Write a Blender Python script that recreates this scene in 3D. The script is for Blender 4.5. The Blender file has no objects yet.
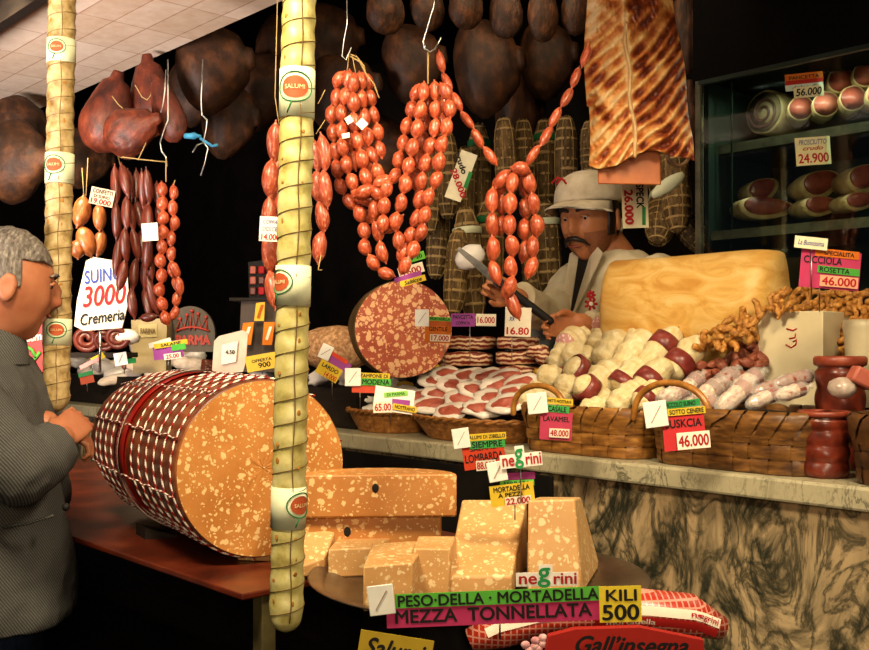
import bpy, bmesh, math, random
from mathutils import Vector, Matrix, Euler, noise
R = random.Random(7)
sc = bpy.context.scene
COL = sc.collection
PI = math.pi

# ------------------------------------------------------------------ camera
FOC, CX, HY, CZ = 1000.0, 434.5, 345.0, 1.45     # focal length in pixels, centre column, horizon row, eye height
cam = bpy.data.cameras.new('camera')
camo = bpy.data.objects.new('camera', cam); COL.objects.link(camo)
camo.location = (0, 0, CZ); camo.rotation_euler = (PI/2, 0, 0)
cam.sensor_width = 36; cam.lens = FOC/869*36; cam.shift_y = (HY-325)/869
cam.clip_start = .05; cam.clip_end = 60
sc.camera = camo

# ------------------------------------------------------------------ world, lights, exposure
w = bpy.data.worlds.new('world'); sc.world = w; w.use_nodes = True
w.node_tree.nodes['Background'].inputs[0].default_value = (.55, .62, .8, 1)
w.node_tree.nodes['Background'].inputs[1].default_value = .035
sc.view_settings.view_transform = 'Standard'; sc.view_settings.look = 'None'
sc.view_settings.exposure = 0; sc.view_settings.gamma = 1
sc.view_settings.use_curve_mapping = False

def area(name, loc, target, size, power, color, spread=180, size_y=None):
    l = bpy.data.lights.new(name, 'AREA'); l.energy = power; l.color = color; l.size = size
    if size_y: l.shape = 'RECTANGLE'; l.size_y = size_y
    l.spread = math.radians(spread)
    o = bpy.data.objects.new(name, l); COL.objects.link(o); o.location = loc
    o.rotation_euler = (Vector(target)-Vector(loc)).to_track_quat('-Z', 'Y').to_euler()
    return o
WARM = (1, .81, .52)
area('stall_lamp_light', (.75, 1.15, 2.55), (.55, 2.6, 1.35), .35, 26, WARM, 130)
area('soffit_lamp_light', (-.55, .95, 2.5), (-.3, 2.5, 1.25), .35, 25, WARM, 130)
area('far_end_fill_light', (-1.15, 2.35, 2.35), (-1.35, 3.35, 1.2), .25, 11, WARM, 80)  # added fill that brightens the goods at the far counter end
area('street_light', (.2, -1.2, 1.8), (.1, 2.5, 1.5), .5, 14, (1, .76, .48), 120)
area('pavement_bounce_light', (-1.9, 1.2, 1.5), (-1.5, 2.5, 2.4), .6, 42, (1, .86, .80), 100)
area('inner_fill_light', (.2, 2.75, 2.9), (.1, 3.6, 1.9), .6, 6, (1, .74, .46), 150)  # added weak fill, lifts the hams and background behind the seller

# ------------------------------------------------------------------ placing: the counter runs along U, V points into the stall
U = Vector((.68, -.734, 0)).normalized(); V = Vector((-U.y, U.x, 0)); A = Vector((.389, 2.35, 0))
UA = math.atan2(U.y, U.x)
def P(px, py, Y): return Vector(((px-CX)/FOC*Y, Y, CZ+(HY-py)/FOC*Y))
def PL(px, py, d):            # point of the upright plane d behind the counter's front edge
    B = A+V*d; k = (px-CX)/FOC
    t = (k*B.y-B.x)/(U.x-k*U.y); Y = B.y+U.y*t
    return P(px, py, Y)
def PZ(px, py, z):            # point of the level plane z
    return P(px, py, (CZ-z)*FOC/(py-HY))
def TD(p):                    # -> t, d of a point
    q = p-A; return q.dot(U), q.dot(V)
def LT(t, d, z): 
    q = A+U*t+V*d; return Vector((q.x, q.y, z))
def Tof(px, d): return TD(PL(px, 345, d))[0]

# ------------------------------------------------------------------ mesh helpers
class MB:
    def __init__(s): s.v = []; s.f = []; s.mi = []; s.uv = None
    def add(s, vs, fs, mi=0):
        n = len(s.v); s.v += [Vector(v) for v in vs]
        for f in fs: s.f.append([i+n for i in f]); s.mi.append(mi)
    def box(s, c, size, rot=None, mi=0):
        x, y, z = [k/2 for k in size]; c = Vector(c)
        vs = [Vector((a*x, b*y, e*z)) for a in (-1, 1) for b in (-1, 1) for e in (-1, 1)]
        if rot is not None: vs = [rot @ v for v in vs]
        s.add([c+v for v in vs], [(0,1,3,2),(4,6,7,5),(0,4,5,1),(2,3,7,6),(0,2,6,4),(1,5,7,3)], mi)
    def hexa(s, q, mi=0):     # q: 4 front corners (bl, br, tr, tl) then 4 back corners
        s.add(q, [(0,1,2,3),(5,4,7,6),(4,0,3,7),(1,5,6,2),(3,2,6,7),(4,5,1,0)], mi)
    def loft(s, rings, closed=True, cap=True, mi=0):
        n = len(rings[0]); b = len(s.v)
        for r in rings: s.v += [Vector(v) for v in r]
        for i in range(len(rings)-1):
            for j in range(n if closed else n-1):
                a = b+i*n+j; c = b+i*n+(j+1) % n
                s.f.append([a, c, c+n, a+n]); s.mi.append(mi)
        if cap and closed:
            s.f.append([b+j for j in range(n)][::-1]); s.mi.append(mi)
            e = b+(len(rings)-1)*n
            s.f.append([e+j for j in range(n)]); s.mi.append(mi)
    def tube(s, pts, rad, seg=8, mi=0, flat=1.0, up=None, round_ends=False, closed=False):
        pts = [Vector(p) for p in pts]; n = len(pts)
        if not hasattr(rad, '__len__'): rad = [rad]*n
        rad = list(rad)
        if round_ends:
            d0 = (pts[0]-pts[1]).normalized(); d1 = (pts[-1]-pts[-2]).normalized()
            pts = [pts[0]+d0*rad[0]*.9, pts[0]+d0*rad[0]*.6]+pts+[pts[-1]+d1*rad[-1]*.6, pts[-1]+d1*rad[-1]*.9]
            rad = [rad[0]*.35, rad[0]*.78]+rad+[rad[-1]*.78, rad[-1]*.35]; n += 4
        rings = []; prev = None
        for i in range(n):
            if closed: t = pts[(i+1) % n]-pts[i-1]
            else: t = pts[min(i+1, n-1)]-pts[max(i-1, 0)]
            t.normalize()
            if prev is None:
                u0 = Vector(up) if up else (Vector((0,0,1)) if abs(t.z) < .9 else Vector((0,1,0)))
                a = (u0-t*u0.dot(t)).normalized()
            else:
                a = (prev-t*prev.dot(t)).normalized()
            prev = a; b = t.cross(a)
            rings.append([pts[i]+(a*math.cos(2*PI*j/seg)*flat+b*math.sin(2*PI*j/seg))*rad[i] for j in range(seg)])
        if closed: rings.append(rings[0]); s.loft(rings, cap=False, mi=mi)
        else: s.loft(rings, mi=mi)
    def lathe(s, prof, seg=16, m=None, mi=0, cap=True, bump=None):  # prof: (r, z)
        m = m or Matrix()
        rings = []
        for r, z in prof:
            ring = []
            for j in range(seg):
                a = 2*PI*j/seg; rr = r*(1+(bump(a, z) if bump else 0))
                ring.append(m @ Vector((rr*math.cos(a), rr*math.sin(a), z)))
            rings.append(ring)
        s.loft(rings, cap=cap, mi=mi)
    def sphere(s, c, r, seg=16, rings=10, m=None, mi=0, f=None):
        rr = []; c = Vector(c)
        if not hasattr(r, '__len__'): r = (r, r, r)
        for i in range(rings+1):
            th = PI*(i+.02)/(rings+.04)
            ring = []
            for j in range(seg):
                a = 2*PI*j/seg
                n = Vector((math.sin(th)*math.cos(a), math.sin(th)*math.sin(a), -math.cos(th)))
                k = f(n) if f else 1
                p = Vector((n.x*r[0], n.y*r[1], n.z*r[2]))*k
                ring.append(c+(m @ p if m else p))
            rr.append(ring)
        s.loft(rr, mi=mi)

def mesh_of(name, mb, mats, smooth=True):
    me = bpy.data.meshes.new(name)
    me.from_pydata([tuple(v) for v in mb.v], [], mb.f)
    for m in (mats if isinstance(mats, (list, tuple)) else [mats]): me.materials.append(m)
    if any(mb.mi): me.polygons.foreach_set('material_index', mb.mi)
    if smooth:
        me.polygons.foreach_set('use_smooth', [True]*len(me.polygons))
    me.update(); return me

def tag(o, label=None, cat=None, group=None, kind=None):
    if label: o['label'] = label
    if cat: o['category'] = cat
    if group: o['group'] = group
    if kind: o['kind'] = kind
    return o
def root(name, loc, label, cat, group=None, rz=0, rot=None):
    o = bpy.data.objects.new(name, None); COL.objects.link(o)
    o.location = loc; o.rotation_euler = rot if rot is not None else (0, 0, rz)
    o.empty_display_size = .05
    return tag(o, label, cat, group)
def mk(name, mb, mats, parent=None, world=True, smooth=True, bevel=0, auto=None, label=None, cat=None, group=None, kind=None, origin=True, loc=None, rot=None, subd=0, remesh=0):
    me = mesh_of(name, mb, mats, smooth)
    o = bpy.data.objects.new(name, me); COL.objects.link(o)
    if parent is not None:
        if world:
            m = parent.matrix_basis.copy(); p = parent.parent
            if p is not None: m = p.matrix_basis @ m
            me.transform(m.inverted())
        o.parent = parent
    elif origin and loc is None:
        n = len(me.vertices); c = sum((v.co for v in me.vertices), Vector())/max(n, 1)
        c.z = min(v.co.z for v in me.vertices)
        me.transform(Matrix.Translation(-c)); o.location = c
    if loc is not None: o.location = loc
    if rot is not None: o.rotation_euler = rot
    if remesh:
        r = o.modifiers.new('remesh', 'REMESH'); r.mode = 'VOXEL'; r.voxel_size = remesh; r.use_smooth_shade = True
        cs = o.modifiers.new('soften', 'CORRECTIVE_SMOOTH') if False else o.modifiers.new('soften', 'SMOOTH'); cs.factor = .5; cs.iterations = 3
    if bevel:
        b = o.modifiers.new('bevel', 'BEVEL'); b.width = bevel; b.segments = 2; b.limit_method = 'ANGLE'; b.angle_limit = math.radians(40)
    if auto or (bevel and smooth):
        me.polygons.foreach_set('use_smooth', [True]*len(me.polygons))
        try: me.set_sharp_from_angle(angle=math.radians(auto or 45))
        except Exception: pass
    if subd:
        b = o.modifiers.new('subd', 'SUBSURF'); b.levels = subd; b.render_levels = subd
    return tag(o, label, cat, group, kind)
def dup(o, parent=None):
    c = o.copy(); COL.objects.link(c)
    if parent is not None: c.parent = parent
    for k in ('label', 'category', 'group'):
        if parent is None and k in c: pass
    for ch in [x for x in bpy.data.objects if x.parent == o]: dup(ch, c)
    return c
def copy_thing(o, loc=None, rot=None, scale=None, label=None, kids=None):
    c = o.copy(); COL.objects.link(c)
    for ch in (kids if kids is not None else KIDS.get(o.name, [])):
        d = ch.copy(); COL.objects.link(d); d.parent = c
    if loc is not None: c.location = loc
    if rot is not None: c.rotation_euler = rot
    if scale is not None: c.scale = scale
    if label: c['label'] = label
    return c
KIDS = {}

# ------------------------------------------------------------------ materials
def hexc(h):
    h = h.lstrip('#'); c = [int(h[i:i+2], 16)/255 for i in (0, 2, 4)]
    return tuple(x/12.92 if x <= .04045 else ((x+.055)/1.055)**2.4 for x in c)+(1,)
def C(c): return hexc(c) if isinstance(c, str) else c
class NT:
    def __init__(s, name):
        s.m = bpy.data.materials.new(name); s.m.use_nodes = True
        s.n = s.m.node_tree.nodes; s.l = s.m.node_tree.links; s.b = s.n['Principled BSDF']
    def new(s, t, **k):
        x = s.n.new(t)
        for a, b in k.items(): setattr(x, a, b)
        return x
    def link(s, a, b): s.l.new(a, b)
    def coords(s, rnd=True, scale=(1,1,1), kind='Object'):
        tc = s.new('ShaderNodeTexCoord'); mp = s.new('ShaderNodeMapping'); s.link(tc.outputs[kind], mp.inputs[0])
        mp.inputs['Scale'].default_value = scale
        if rnd:
            oi = s.new('ShaderNodeObjectInfo'); mu = s.new('ShaderNodeMath', operation='MULTIPLY'); mu.inputs[1].default_value = 17
            s.link(oi.outputs['Random'], mu.inputs[0]); s.link(mu.outputs[0], mp.inputs['Location'])
        return mp.outputs[0]
    def noise(s, co, scale, detail=4, rough=.55, dist=0):
        x = s.new('ShaderNodeTexNoise'); s.link(co, x.inputs['Vector']); x.inputs['Scale'].default_value = scale
        x.inputs['Detail'].default_value = detail; x.inputs['Roughness'].default_value = rough; x.inputs['Distortion'].default_value = dist
        return x.outputs[0]
    def ramp(s, fac, stops, interp='LINEAR'):
        x = s.new('ShaderNodeValToRGB'); x.color_ramp.interpolation = interp; s.link(fac, x.inputs[0])
        e = x.color_ramp.elements
        while len(e) < len(stops): e.new(.5)
        for k, (p, c) in zip(e, stops): k.position = p; k.color = C(c)
        return x.outputs[0]
    def mix(s, fac, a, b, mode='MIX'):
        x = s.new('ShaderNodeMix', data_type='RGBA', blend_type=mode)
        for sock, val in ((x.inputs[0], fac), (x.inputs[6], a), (x.inputs[7], b)):
            if hasattr(val, 'is_output'): s.link(val, sock)
            elif sock is x.inputs[0]: sock.default_value = val
            else: sock.default_value = C(val)
        return x.outputs[2]
    def bump(s, h, strength=.4, dist=.004):
        x = s.new('ShaderNodeBump'); x.inputs['Strength'].default_value = strength; x.inputs['Distance'].default_value = dist
        s.link(h, x.inputs['Height']); s.link(x.outputs[0], s.b.inputs['Normal'])
    def done(s, col=None, rough=.5, spec=.5, metal=0):
        if col is not None:
            if hasattr(col, 'is_output'): s.link(col, s.b.inputs['Base Color'])
            else: s.b.inputs['Base Color'].default_value = C(col)
        s.b.inputs['Roughness'].default_value = rough; s.b.inputs['Specular IOR Level'].default_value = spec
        s.b.inputs['Metallic'].default_value = metal
        return s.m
def nm(name, stops, scale=20, rough=.5, bump=.3, spec=.5, stretch=(1,1,1), detail=4, dist=0, bdist=.004, bscale=None, sss=0, metal=0, tone=0):
    t = NT(name); co = t.coords(scale=stretch); n = t.noise(co, scale, detail, dist=dist)
    if isinstance(stops, str): stops = [(.3, stops), (.7, stops)]
    col = t.ramp(n, stops)
    if tone:
        oi = t.new('ShaderNodeObjectInfo'); mr = t.new('ShaderNodeMapRange'); t.link(oi.outputs['Random'], mr.inputs[0])
        mr.inputs[3].default_value = 1-tone; mr.inputs[4].default_value = 1+tone*.6
        hs = t.new('ShaderNodeHueSaturation'); t.link(col, hs.inputs['Color']); t.link(mr.outputs[0], hs.inputs['Value']); col = hs.outputs[0]
    if bump:
        t.bump(t.noise(co, bscale, 3) if bscale else n, bump, bdist)
    m = t.done(col, rough, spec, metal)
    if sss:
        t.b.inputs['Subsurface Weight'].default_value = sss; t.b.inputs['Subsurface Scale'].default_value = .006
    return m
def flat(name, c, rough=.6, spec=.3, metal=0):
    t = NT(name); co = t.coords(); n = t.noise(co, 60, 2)
    a = C(c); lo = tuple(k*.9 for k in a[:3])+(1,)
    return t.done(t.ramp(n, [(.3, lo), (.7, a)]), rough, spec, metal)
_PC = {}
def paper(c):
    if c not in _PC: _PC[c] = flat('paper_'+c.strip('#'), c, .75, .15)
    return _PC[c]

# ------------------------------------------------------------------ writing
def text_mb(s, size_w, size_h, bold=0.02, shear=0.0, spacing=1.0):
    """letters filling a size_w x size_h field, centred, in the XZ plane facing -Y"""
    cu = bpy.data.curves.new('t', 'FONT'); cu.body = s; cu.size = 1; cu.shear = shear
    cu.space_character = spacing; cu.resolution_u = 4; cu.fill_mode = 'FRONT'
    o = bpy.data.objects.new('t', cu); COL.objects.link(o)
    dg = bpy.context.evaluated_depsgraph_get(); me = bpy.data.meshes.new_from_object(o.evaluated_get(dg))
    vs = [v.co.copy() for v in me.vertices]; fs = [list(p.vertices) for p in me.polygons]
    bpy.data.objects.remove(o); bpy.data.curves.remove(cu); bpy.data.meshes.remove(me)
    mb = MB()
    if not vs: return mb
    x0 = min(v.x for v in vs); x1 = max(v.x for v in vs); y0 = min(v.y for v in vs); y1 = max(v.y for v in vs)
    sx = size_w/max(x1-x0, 1e-6); sy = size_h/max(y1-y0, 1e-6)
    for k_, (bx, by) in enumerate(((0, 0), (bold, 0), (-bold, 0), (0, bold), (0, -bold))):     # a broad brush stroke
        mb.add([((v.x-(x0+x1)/2+bx)*sx, -.00004*k_, (v.y-(y0+y1)/2+by)*sy) for v in vs], fs)
    return mb

INK = flat('ink_black', '#120e0c', .7); REDINK = flat('ink_red', '#a8141a', .7); GREENINK = flat('ink_green', '#0e5c2a', .7); BLUEINK = flat('ink_blue', '#2b3f8a', .7)
INKS = {'k': INK, 'r': REDINK, 'g': GREENINK, 'b': BLUEINK}
STEEL = nm('steel', [(.3, '#8d8f90'), (.7, '#b9b7b0')], 30, .28, .05, .6, metal=1)
PLASTIC = flat('clear_white_plastic', '#e8e6dc', .35, .5)

def sign(name, label, Y, strips, cat='price tag', group=None, stick=None, clip=None, yaw=0.0, back=None):
    """strips: (px, py, width, height, degrees, colour, [(text, ink, dx, dy, w, h, shear)]) measured in photo pixels at depth Y.
       stick: pixels the prong runs down below the card; clip: white tag with the diagonal stroke (px, py, w, h, deg)"""
    s = Y/FOC
    xs = [k[0] for k in strips]; ys = [k[1] for k in strips]
    c = P(sum(xs)/len(xs), sum(ys)/len(ys), Y)
    r = root(name, c, label, cat, group, rot=(0, 0, yaw))
    M = Matrix.Rotation(yaw, 4, 'Z')
    def put(px, py, deg, off): 
        d = Vector(((px-sum(xs)/len(xs))*s, -off, (sum(ys)/len(ys)-py)*s))
        return d, Matrix.Rotation(math.radians(-deg), 4, 'Y')
    def strip(px, py, w_, h_, deg, colr, texts, off, nm_='card'):
        d, rt = put(px, py, deg, off)
        mb = MB(); mb.box((0, 0, 0), (w_*s, .0012, h_*s)); mb.v = [d+rt @ v for v in mb.v]
        o = mk(nm_, mb, paper(colr), r, world=False, smooth=False, label=None)
        for tx in texts:
            t_, ink, dx, dy, tw, th, sh = (list(tx)+[0]*7)[:7]
            tw = tw or w_*.86; th = th or h_*.6
            tm = text_mb(t_, tw*s, th*s, .026 if ink != 'b' else .012, sh)
            tm.v = [d+rt @ (v+Vector((dx*s, -.0012, -dy*s))) for v in tm.v]
            mk('lettering', tm, INKS[ink], o, world=False, smooth=False)
        return o
    for i, (px, py, w_, h_, deg, colr, texts) in enumerate(strips):
        strip(px, py, w_, h_, deg, colr, texts, .0015*i, 'card' if i == 0 else 'colour_strip')
    if clip:
        px, py, w_, h_, deg = clip; off = .0015*len(strips)+.001
        d, rt = put(px, py, deg, off)
        mb = MB(); mb.box((0, 0, 0), (w_*s, .0025, h_*s)); mb.v = [d+rt @ v for v in mb.v]
        o = mk('clip_plate', mb, PLASTIC, r, world=False, smooth=True, bevel=.001)
        mb = MB(); mb.box((0, -.0018, 0), (.0016, .001, h_*s*.75), Matrix.Rotation(math.radians(35), 3, 'Y')); mb.v = [d+rt @ v for v in mb.v]
        mk('stroke', mb, paper('#a08878'), o, world=False, smooth=False)
    if stick:
        px, y0, y1 = stick
        d0, _ = put(px, y0, 0, -.003); d1, _ = put(px, y1, 0, -.003)
        mb = MB(); mb.tube([d0, d1], .0014, 6)
        mk('prong', mb, STEEL, r, world=False)
    return r

# ------------------------------------------------------------------ food and place materials
def spotted(name, base, base2, spot, scale, thr, rough=.45, bump=.15, second=None, dist=.02):
    t = NT(name); co = t.coords()
    nz = t.new('ShaderNodeTexNoise'); t.link(co, nz.inputs['Vector']); nz.inputs['Scale'].default_value = scale*.8; nz.inputs['Detail'].default_value = 3
    va = t.new('ShaderNodeVectorMath', operation='SCALE'); t.link(nz.outputs['Color'], va.inputs[0]); va.inputs['Scale'].default_value = dist
    vb = t.new('ShaderNodeVectorMath', operation='ADD'); t.link(co, vb.inputs[0]); t.link(va.outputs[0], vb.inputs[1])
    def layer(sc_, th):
        vo = t.new('ShaderNodeTexVoronoi'); t.link(vb.outputs[0], vo.inputs['Vector']); vo.inputs['Scale'].default_value = sc_
        sp = t.new('ShaderNodeSeparateColor'); t.link(vo.outputs['Color'], sp.inputs[0])
        m1 = t.new('ShaderNodeMath', operation='MULTIPLY'); t.link(sp.outputs[0], m1.inputs[0]); m1.inputs[1].default_value = th
        m2 = t.new('ShaderNodeMath', operation='SUBTRACT'); t.link(m1.outputs[0], m2.inputs[0]); t.link(vo.outputs['Distance'], m2.inputs[1])
        m3 = t.new('ShaderNodeMapRange'); t.link(m2.outputs[0], m3.inputs[0]); m3.inputs[1].default_value = -.03; m3.inputs[2].default_value = .05
        return m3.outputs[0]
    b = t.ramp(t.noise(co, 9, 5), [(.35, base), (.65, base2)])
    f = layer(scale, thr); col = t.mix(f, b, spot)
    if second: col = t.mix(layer(scale*2.1, second), col, spot)
    t.bump(t.noise(co, 160, 3), bump, .002)
    return t.done(col, rough, .4)
MORT = spotted('mortadella', '#a86a2e', '#b87c3e', '#d9b67c', 68, .46, second=.42)
MORTPALE = spotted('mortadella_pale', '#b88a52', '#c69a62', '#dcc290', 66, .46, second=.40)
MORTRIND = nm('mortadella_rind', [(.3, '#3e1a0c'), (.55, '#6e3618'), (.8, '#a05c2c')], 14, .45, .3)
SALAMI = spotted('coarse_salami', '#96402a', '#b05a3c', '#dcab7e', 58, .66, .4, .3, second=.5)
SALAMI_S = spotted('fine_salami', '#8e3a2a', '#a24a35', '#e3b795', 110, .6, .4, .2)
BRAWN = spotted('brawn', '#c98a88', '#d8a09a', '#f3e0d4', 120, .6, .35, .2)
LINK = nm('fresh_sausage', [(.25, '#83301a'), (.5, '#a9472a'), (.75, '#cf7a50')], 5, .32, .25, .55, detail=5, tone=.22, bdist=.001)
LINKP = nm('dry_sausage', [(.3, '#8e3a2a'), (.7, '#b96450')], 5, .5, .35, .4, tone=.15, bdist=.002)
COARSE = nm('coarse_sausage', [(.3, '#80301c'), (.55, '#a34a30'), (.72, '#cf9070')], 7, .35, .25, .5, tone=.15, bdist=.001)
DARKS = nm('dark_sausage', [(.3, '#3c130c'), (.7, '#7a3220')], 4, .38, .35, .5, tone=.25, bdist=.002)
KNOB = nm('cotechino_skin', [(.3, '#6e3014'), (.7, '#b46a34')], 4, .35, .3, .5, tone=.1)
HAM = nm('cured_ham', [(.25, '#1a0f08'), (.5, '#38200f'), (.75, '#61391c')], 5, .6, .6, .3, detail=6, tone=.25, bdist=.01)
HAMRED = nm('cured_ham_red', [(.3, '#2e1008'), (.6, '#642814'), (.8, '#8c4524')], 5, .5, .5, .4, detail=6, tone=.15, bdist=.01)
NETTED = nm('netted_culatello', [(.3, '#3a2a16'), (.6, '#6e5632'), (.8, '#9c8250')], 8, .7, .6, .2, tone=.25, bdist=.004)
TWINE = flat('twine', '#a98d5c', .85, .1); TWINED = flat('dark_twine', '#6a5430', .85, .1)
CASING = nm('column_salami_casing', [(.28, '#8a7838'), (.45, '#b0a460'), (.7, '#c8be86')], 34, .42, .35, .45, detail=5, bdist=.004)
CASINGD = nm('old_column_salami_casing', [(.28, '#6a4f28'), (.45, '#9b8150'), (.7, '#c3ad7e')], 40, .5, .35, .4, detail=5, bdist=.004)
BROWN = flat('stain_brown', '#a5702c', .6)
LABELP = flat('label_paper', '#d9dcb8', .6); LABELG = flat('label_green', '#1e6a38', .6); LABELR = flat('label_red', '#b4502a', .6)
GOLDC = nm('golden_cheese', [(.3, '#c98f3c'), (.5, '#dcae5c'), (.75, '#eccb86')], 9, .45, .35, .4, stretch=(1, 1, 2.5), detail=7, bdist=.006, dist=1.2)
PALER = nm('pale_roll', [(.3, '#cdb37c'), (.55, '#dccb9c'), (.8, '#eee2c2')], 5, .5, .9, .35, detail=5, bdist=.006, tone=.1)
MAROON = nm('maroon_band', [(.3, '#5c1a18'), (.7, '#8c3a32')], 40, .35, .2, .5)
FLOURED = nm('floured_salami', [(.3, '#8a4a3c'), (.48, '#c8a890'), (.7, '#e8dccb')], 5, .6, .4, .3, detail=5, bdist=.003, tone=.08)
WHITESAL = nm('white_salami', [(.3, '#dcc0a4'), (.6, '#f0dfcb')], 5, .55, .3, .3, tone=.06)
CICC = nm('fried_crackling', [(.3, '#7e4a16'), (.5, '#b87c34'), (.75, '#cf9c50')], 4, .5, .7, .4, detail=5, bdist=.006, tone=.2)
SMALLS = nm('small_brown_salami', [(.3, '#5e2a1a'), (.6, '#96513a'), (.8, '#a86a4c')], 5, .5, .4, .4, tone=.25, bdist=.003)
FAT = nm('ham_fat', [(.3, '#d9b98e'), (.7, '#efdcc0')], 30, .4, .2, .5, tone=.06)
LEAN = nm('ham_lean', [(.3, '#9c3f2c'), (.6, '#bd6450'), (.8, '#dd9a84')], 5, .35, .2, .5, tone=.12)
DLEAN = nm('dark_ham_lean', [(.3, '#5c1e16'), (.6, '#8a3c2c')], 30, .35, .2, .5, tone=.15)
PORKW = nm('packed_cut', [(.3, '#eadccb'), (.7, '#f6efe4')], 4, .22, .3, .6, tone=.05)
WICK = nm('splint_wicker', [(.3, '#5c3514'), (.55, '#8f5f28'), (.8, '#bf8b44')], 22, .45, .3, .45, stretch=(1, 1, 4), tone=.15, bdist=.002)
WICKD = nm('dark_splint_wicker', [(.3, '#2c1809'), (.6, '#583616'), (.8, '#7f5524')], 22, .5, .3, .4, tone=.15, bdist=.002)
WICKL = nm('brown_cane_wicker', [(.3, '#7a4a1e'), (.6, '#a76e34'), (.8, '#c99450')], 60, .5, .3, .4, bdist=.002)
CANE = nm('cane_handle', [(.3, '#7c4a1a'), (.7, '#b67c34')], 40, .3, .15, .55)
YELLOWF = nm('yellow_paper_trim', [(.3, '#cf9c26'), (.7, '#eec44e')], 30, .6, .3, .3)
SKIN1 = nm('customer_skin', [(.3, '#96583c'), (.7, '#b0714e')], 14, .5, .15, .4, sss=.05)
SKIN2 = nm('seller_skin', [(.3, '#a0603a'), (.7, '#b97a50')], 14, .5, .15, .4, sss=.05)

def marble(name, base, base2, vein, vscale, width, dens, tint=None):
    t = NT(name); co = t.coords(rnd=False)
    mp = t.new('ShaderNodeMapping'); t.link(co, mp.inputs[0]); mp.inputs['Scale'].default_value = (1.5, 1.5, .8); mp.inputs['Rotation'].default_value = (.1, .35, .2)
    c2 = mp.outputs[0]
    b = t.ramp(t.noise(c2, 2.5, 6), [(.3, base), (.7, base2)])
    def veins(s_, wd, ds):
        n = t.noise(c2, s_, 7, .62, ds)
        a = t.new('ShaderNodeMath', operation='SUBTRACT'); t.link(n, a.inputs[0]); a.inputs[1].default_value = .5
        q = t.new('ShaderNodeMath', operation='ABSOLUTE'); t.link(a.outputs[0], q.inputs[0])
        m = t.new('ShaderNodeMapRange'); t.link(q.outputs[0], m.inputs[0]); m.inputs[1].default_value = wd; m.inputs[2].default_value = 0
        return m.outputs[0]
    mask = t.ramp(t.noise(c2, vscale*.55, 3), [(.38, '#000000'), (.56, '#ffffff')])
    k = t.new('ShaderNodeMath', operation='MULTIPLY'); t.link(veins(vscale, width, 1.6), k.inputs[0]); t.link(mask, k.inputs[1])
    col = t.mix(k.outputs[0], b, vein)
    k2 = t.new('ShaderNodeMath', operation='MULTIPLY'); t.link(veins(vscale*2.1, width*.55, 1.0), k2.inputs[0]); k2.inputs[1].default_value = dens
    col = t.mix(k2.outputs[0], col, vein)
    return t.done(col, .32, .45)
MARBF = marble('veined_marble', '#a88e68', '#c4ab82', '#23281f', 3.3, .10, .85)
MARBT = marble('grey_marble', '#a39a7c', '#b7ad8e', '#5d5a48', 9, .03, .35)

def tiles():
    t = NT('soffit_boards'); co = t.coords(rnd=False, kind='Generated')
    br = t.new('ShaderNodeTexBrick'); tc = t.coords(rnd=False)
    t.link(tc, br.inputs['Vector']); br.offset = .0; br.inputs['Scale'].default_value = 1
    br.inputs['Brick Width'].default_value = .245; br.inputs['Row Height'].default_value = .098
    br.inputs['Mortar Size'].default_value = .0022; br.inputs['Mortar Smooth'].default_value = .2
    br.inputs['Color1'].default_value = hexc('#e6d2bd'); br.inputs['Color2'].default_value = hexc('#cbb094'); br.inputs['Mortar'].default_value = hexc('#9a6a4c')
    n = t.noise(tc, 30, 4); col = t.mix(.25, br.outputs[0], t.ramp(n, [(.3, '#b89878'), (.7, '#f0e2d0')]))
    return t.done(col, .5, .3)

# ------------------------------------------------------------------ the setting
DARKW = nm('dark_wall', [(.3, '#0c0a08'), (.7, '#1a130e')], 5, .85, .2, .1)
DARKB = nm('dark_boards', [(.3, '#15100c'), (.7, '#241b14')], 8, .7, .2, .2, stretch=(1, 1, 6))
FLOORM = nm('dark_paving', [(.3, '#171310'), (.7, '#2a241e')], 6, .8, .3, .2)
def slab(name, t0, t1, d0, d1, z0, z1, mat, parent=None, **k):
    mb = MB(); c = [LT(t0, d0, z0), LT(t1, d0, z0), LT(t1, d0, z1), LT(t0, d0, z1), LT(t0, d1, z0), LT(t1, d1, z0), LT(t1, d1, z1), LT(t0, d1, z1)]
    mb.hexa(c)
    return mk(name, mb, mat, parent, smooth=False, **k)
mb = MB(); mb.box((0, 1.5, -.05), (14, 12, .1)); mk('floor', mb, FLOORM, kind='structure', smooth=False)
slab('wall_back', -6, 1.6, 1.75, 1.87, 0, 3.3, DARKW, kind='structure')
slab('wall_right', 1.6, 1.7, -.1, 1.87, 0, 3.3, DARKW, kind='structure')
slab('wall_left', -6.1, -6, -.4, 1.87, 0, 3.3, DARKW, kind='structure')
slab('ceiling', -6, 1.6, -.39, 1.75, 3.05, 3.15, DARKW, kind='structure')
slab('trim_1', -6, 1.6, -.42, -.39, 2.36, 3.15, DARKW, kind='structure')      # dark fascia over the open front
# boarded soffit of the arcade, laid out in its own axes so that its boards run with the counter
mb = MB(); mb.box((0, 0, 0), (6.6, .5, .03))
ce = LT(-2.9, -.648, 2.365)
so = mk('ceiling_soffit', mb, tiles(), kind='structure', smooth=False, loc=ce, rot=(0, 0, UA), origin=False)
slab('trim_2', -6, .5, -.93, -.9, 2.30, 2.6, DARKB, kind='structure')

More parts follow.
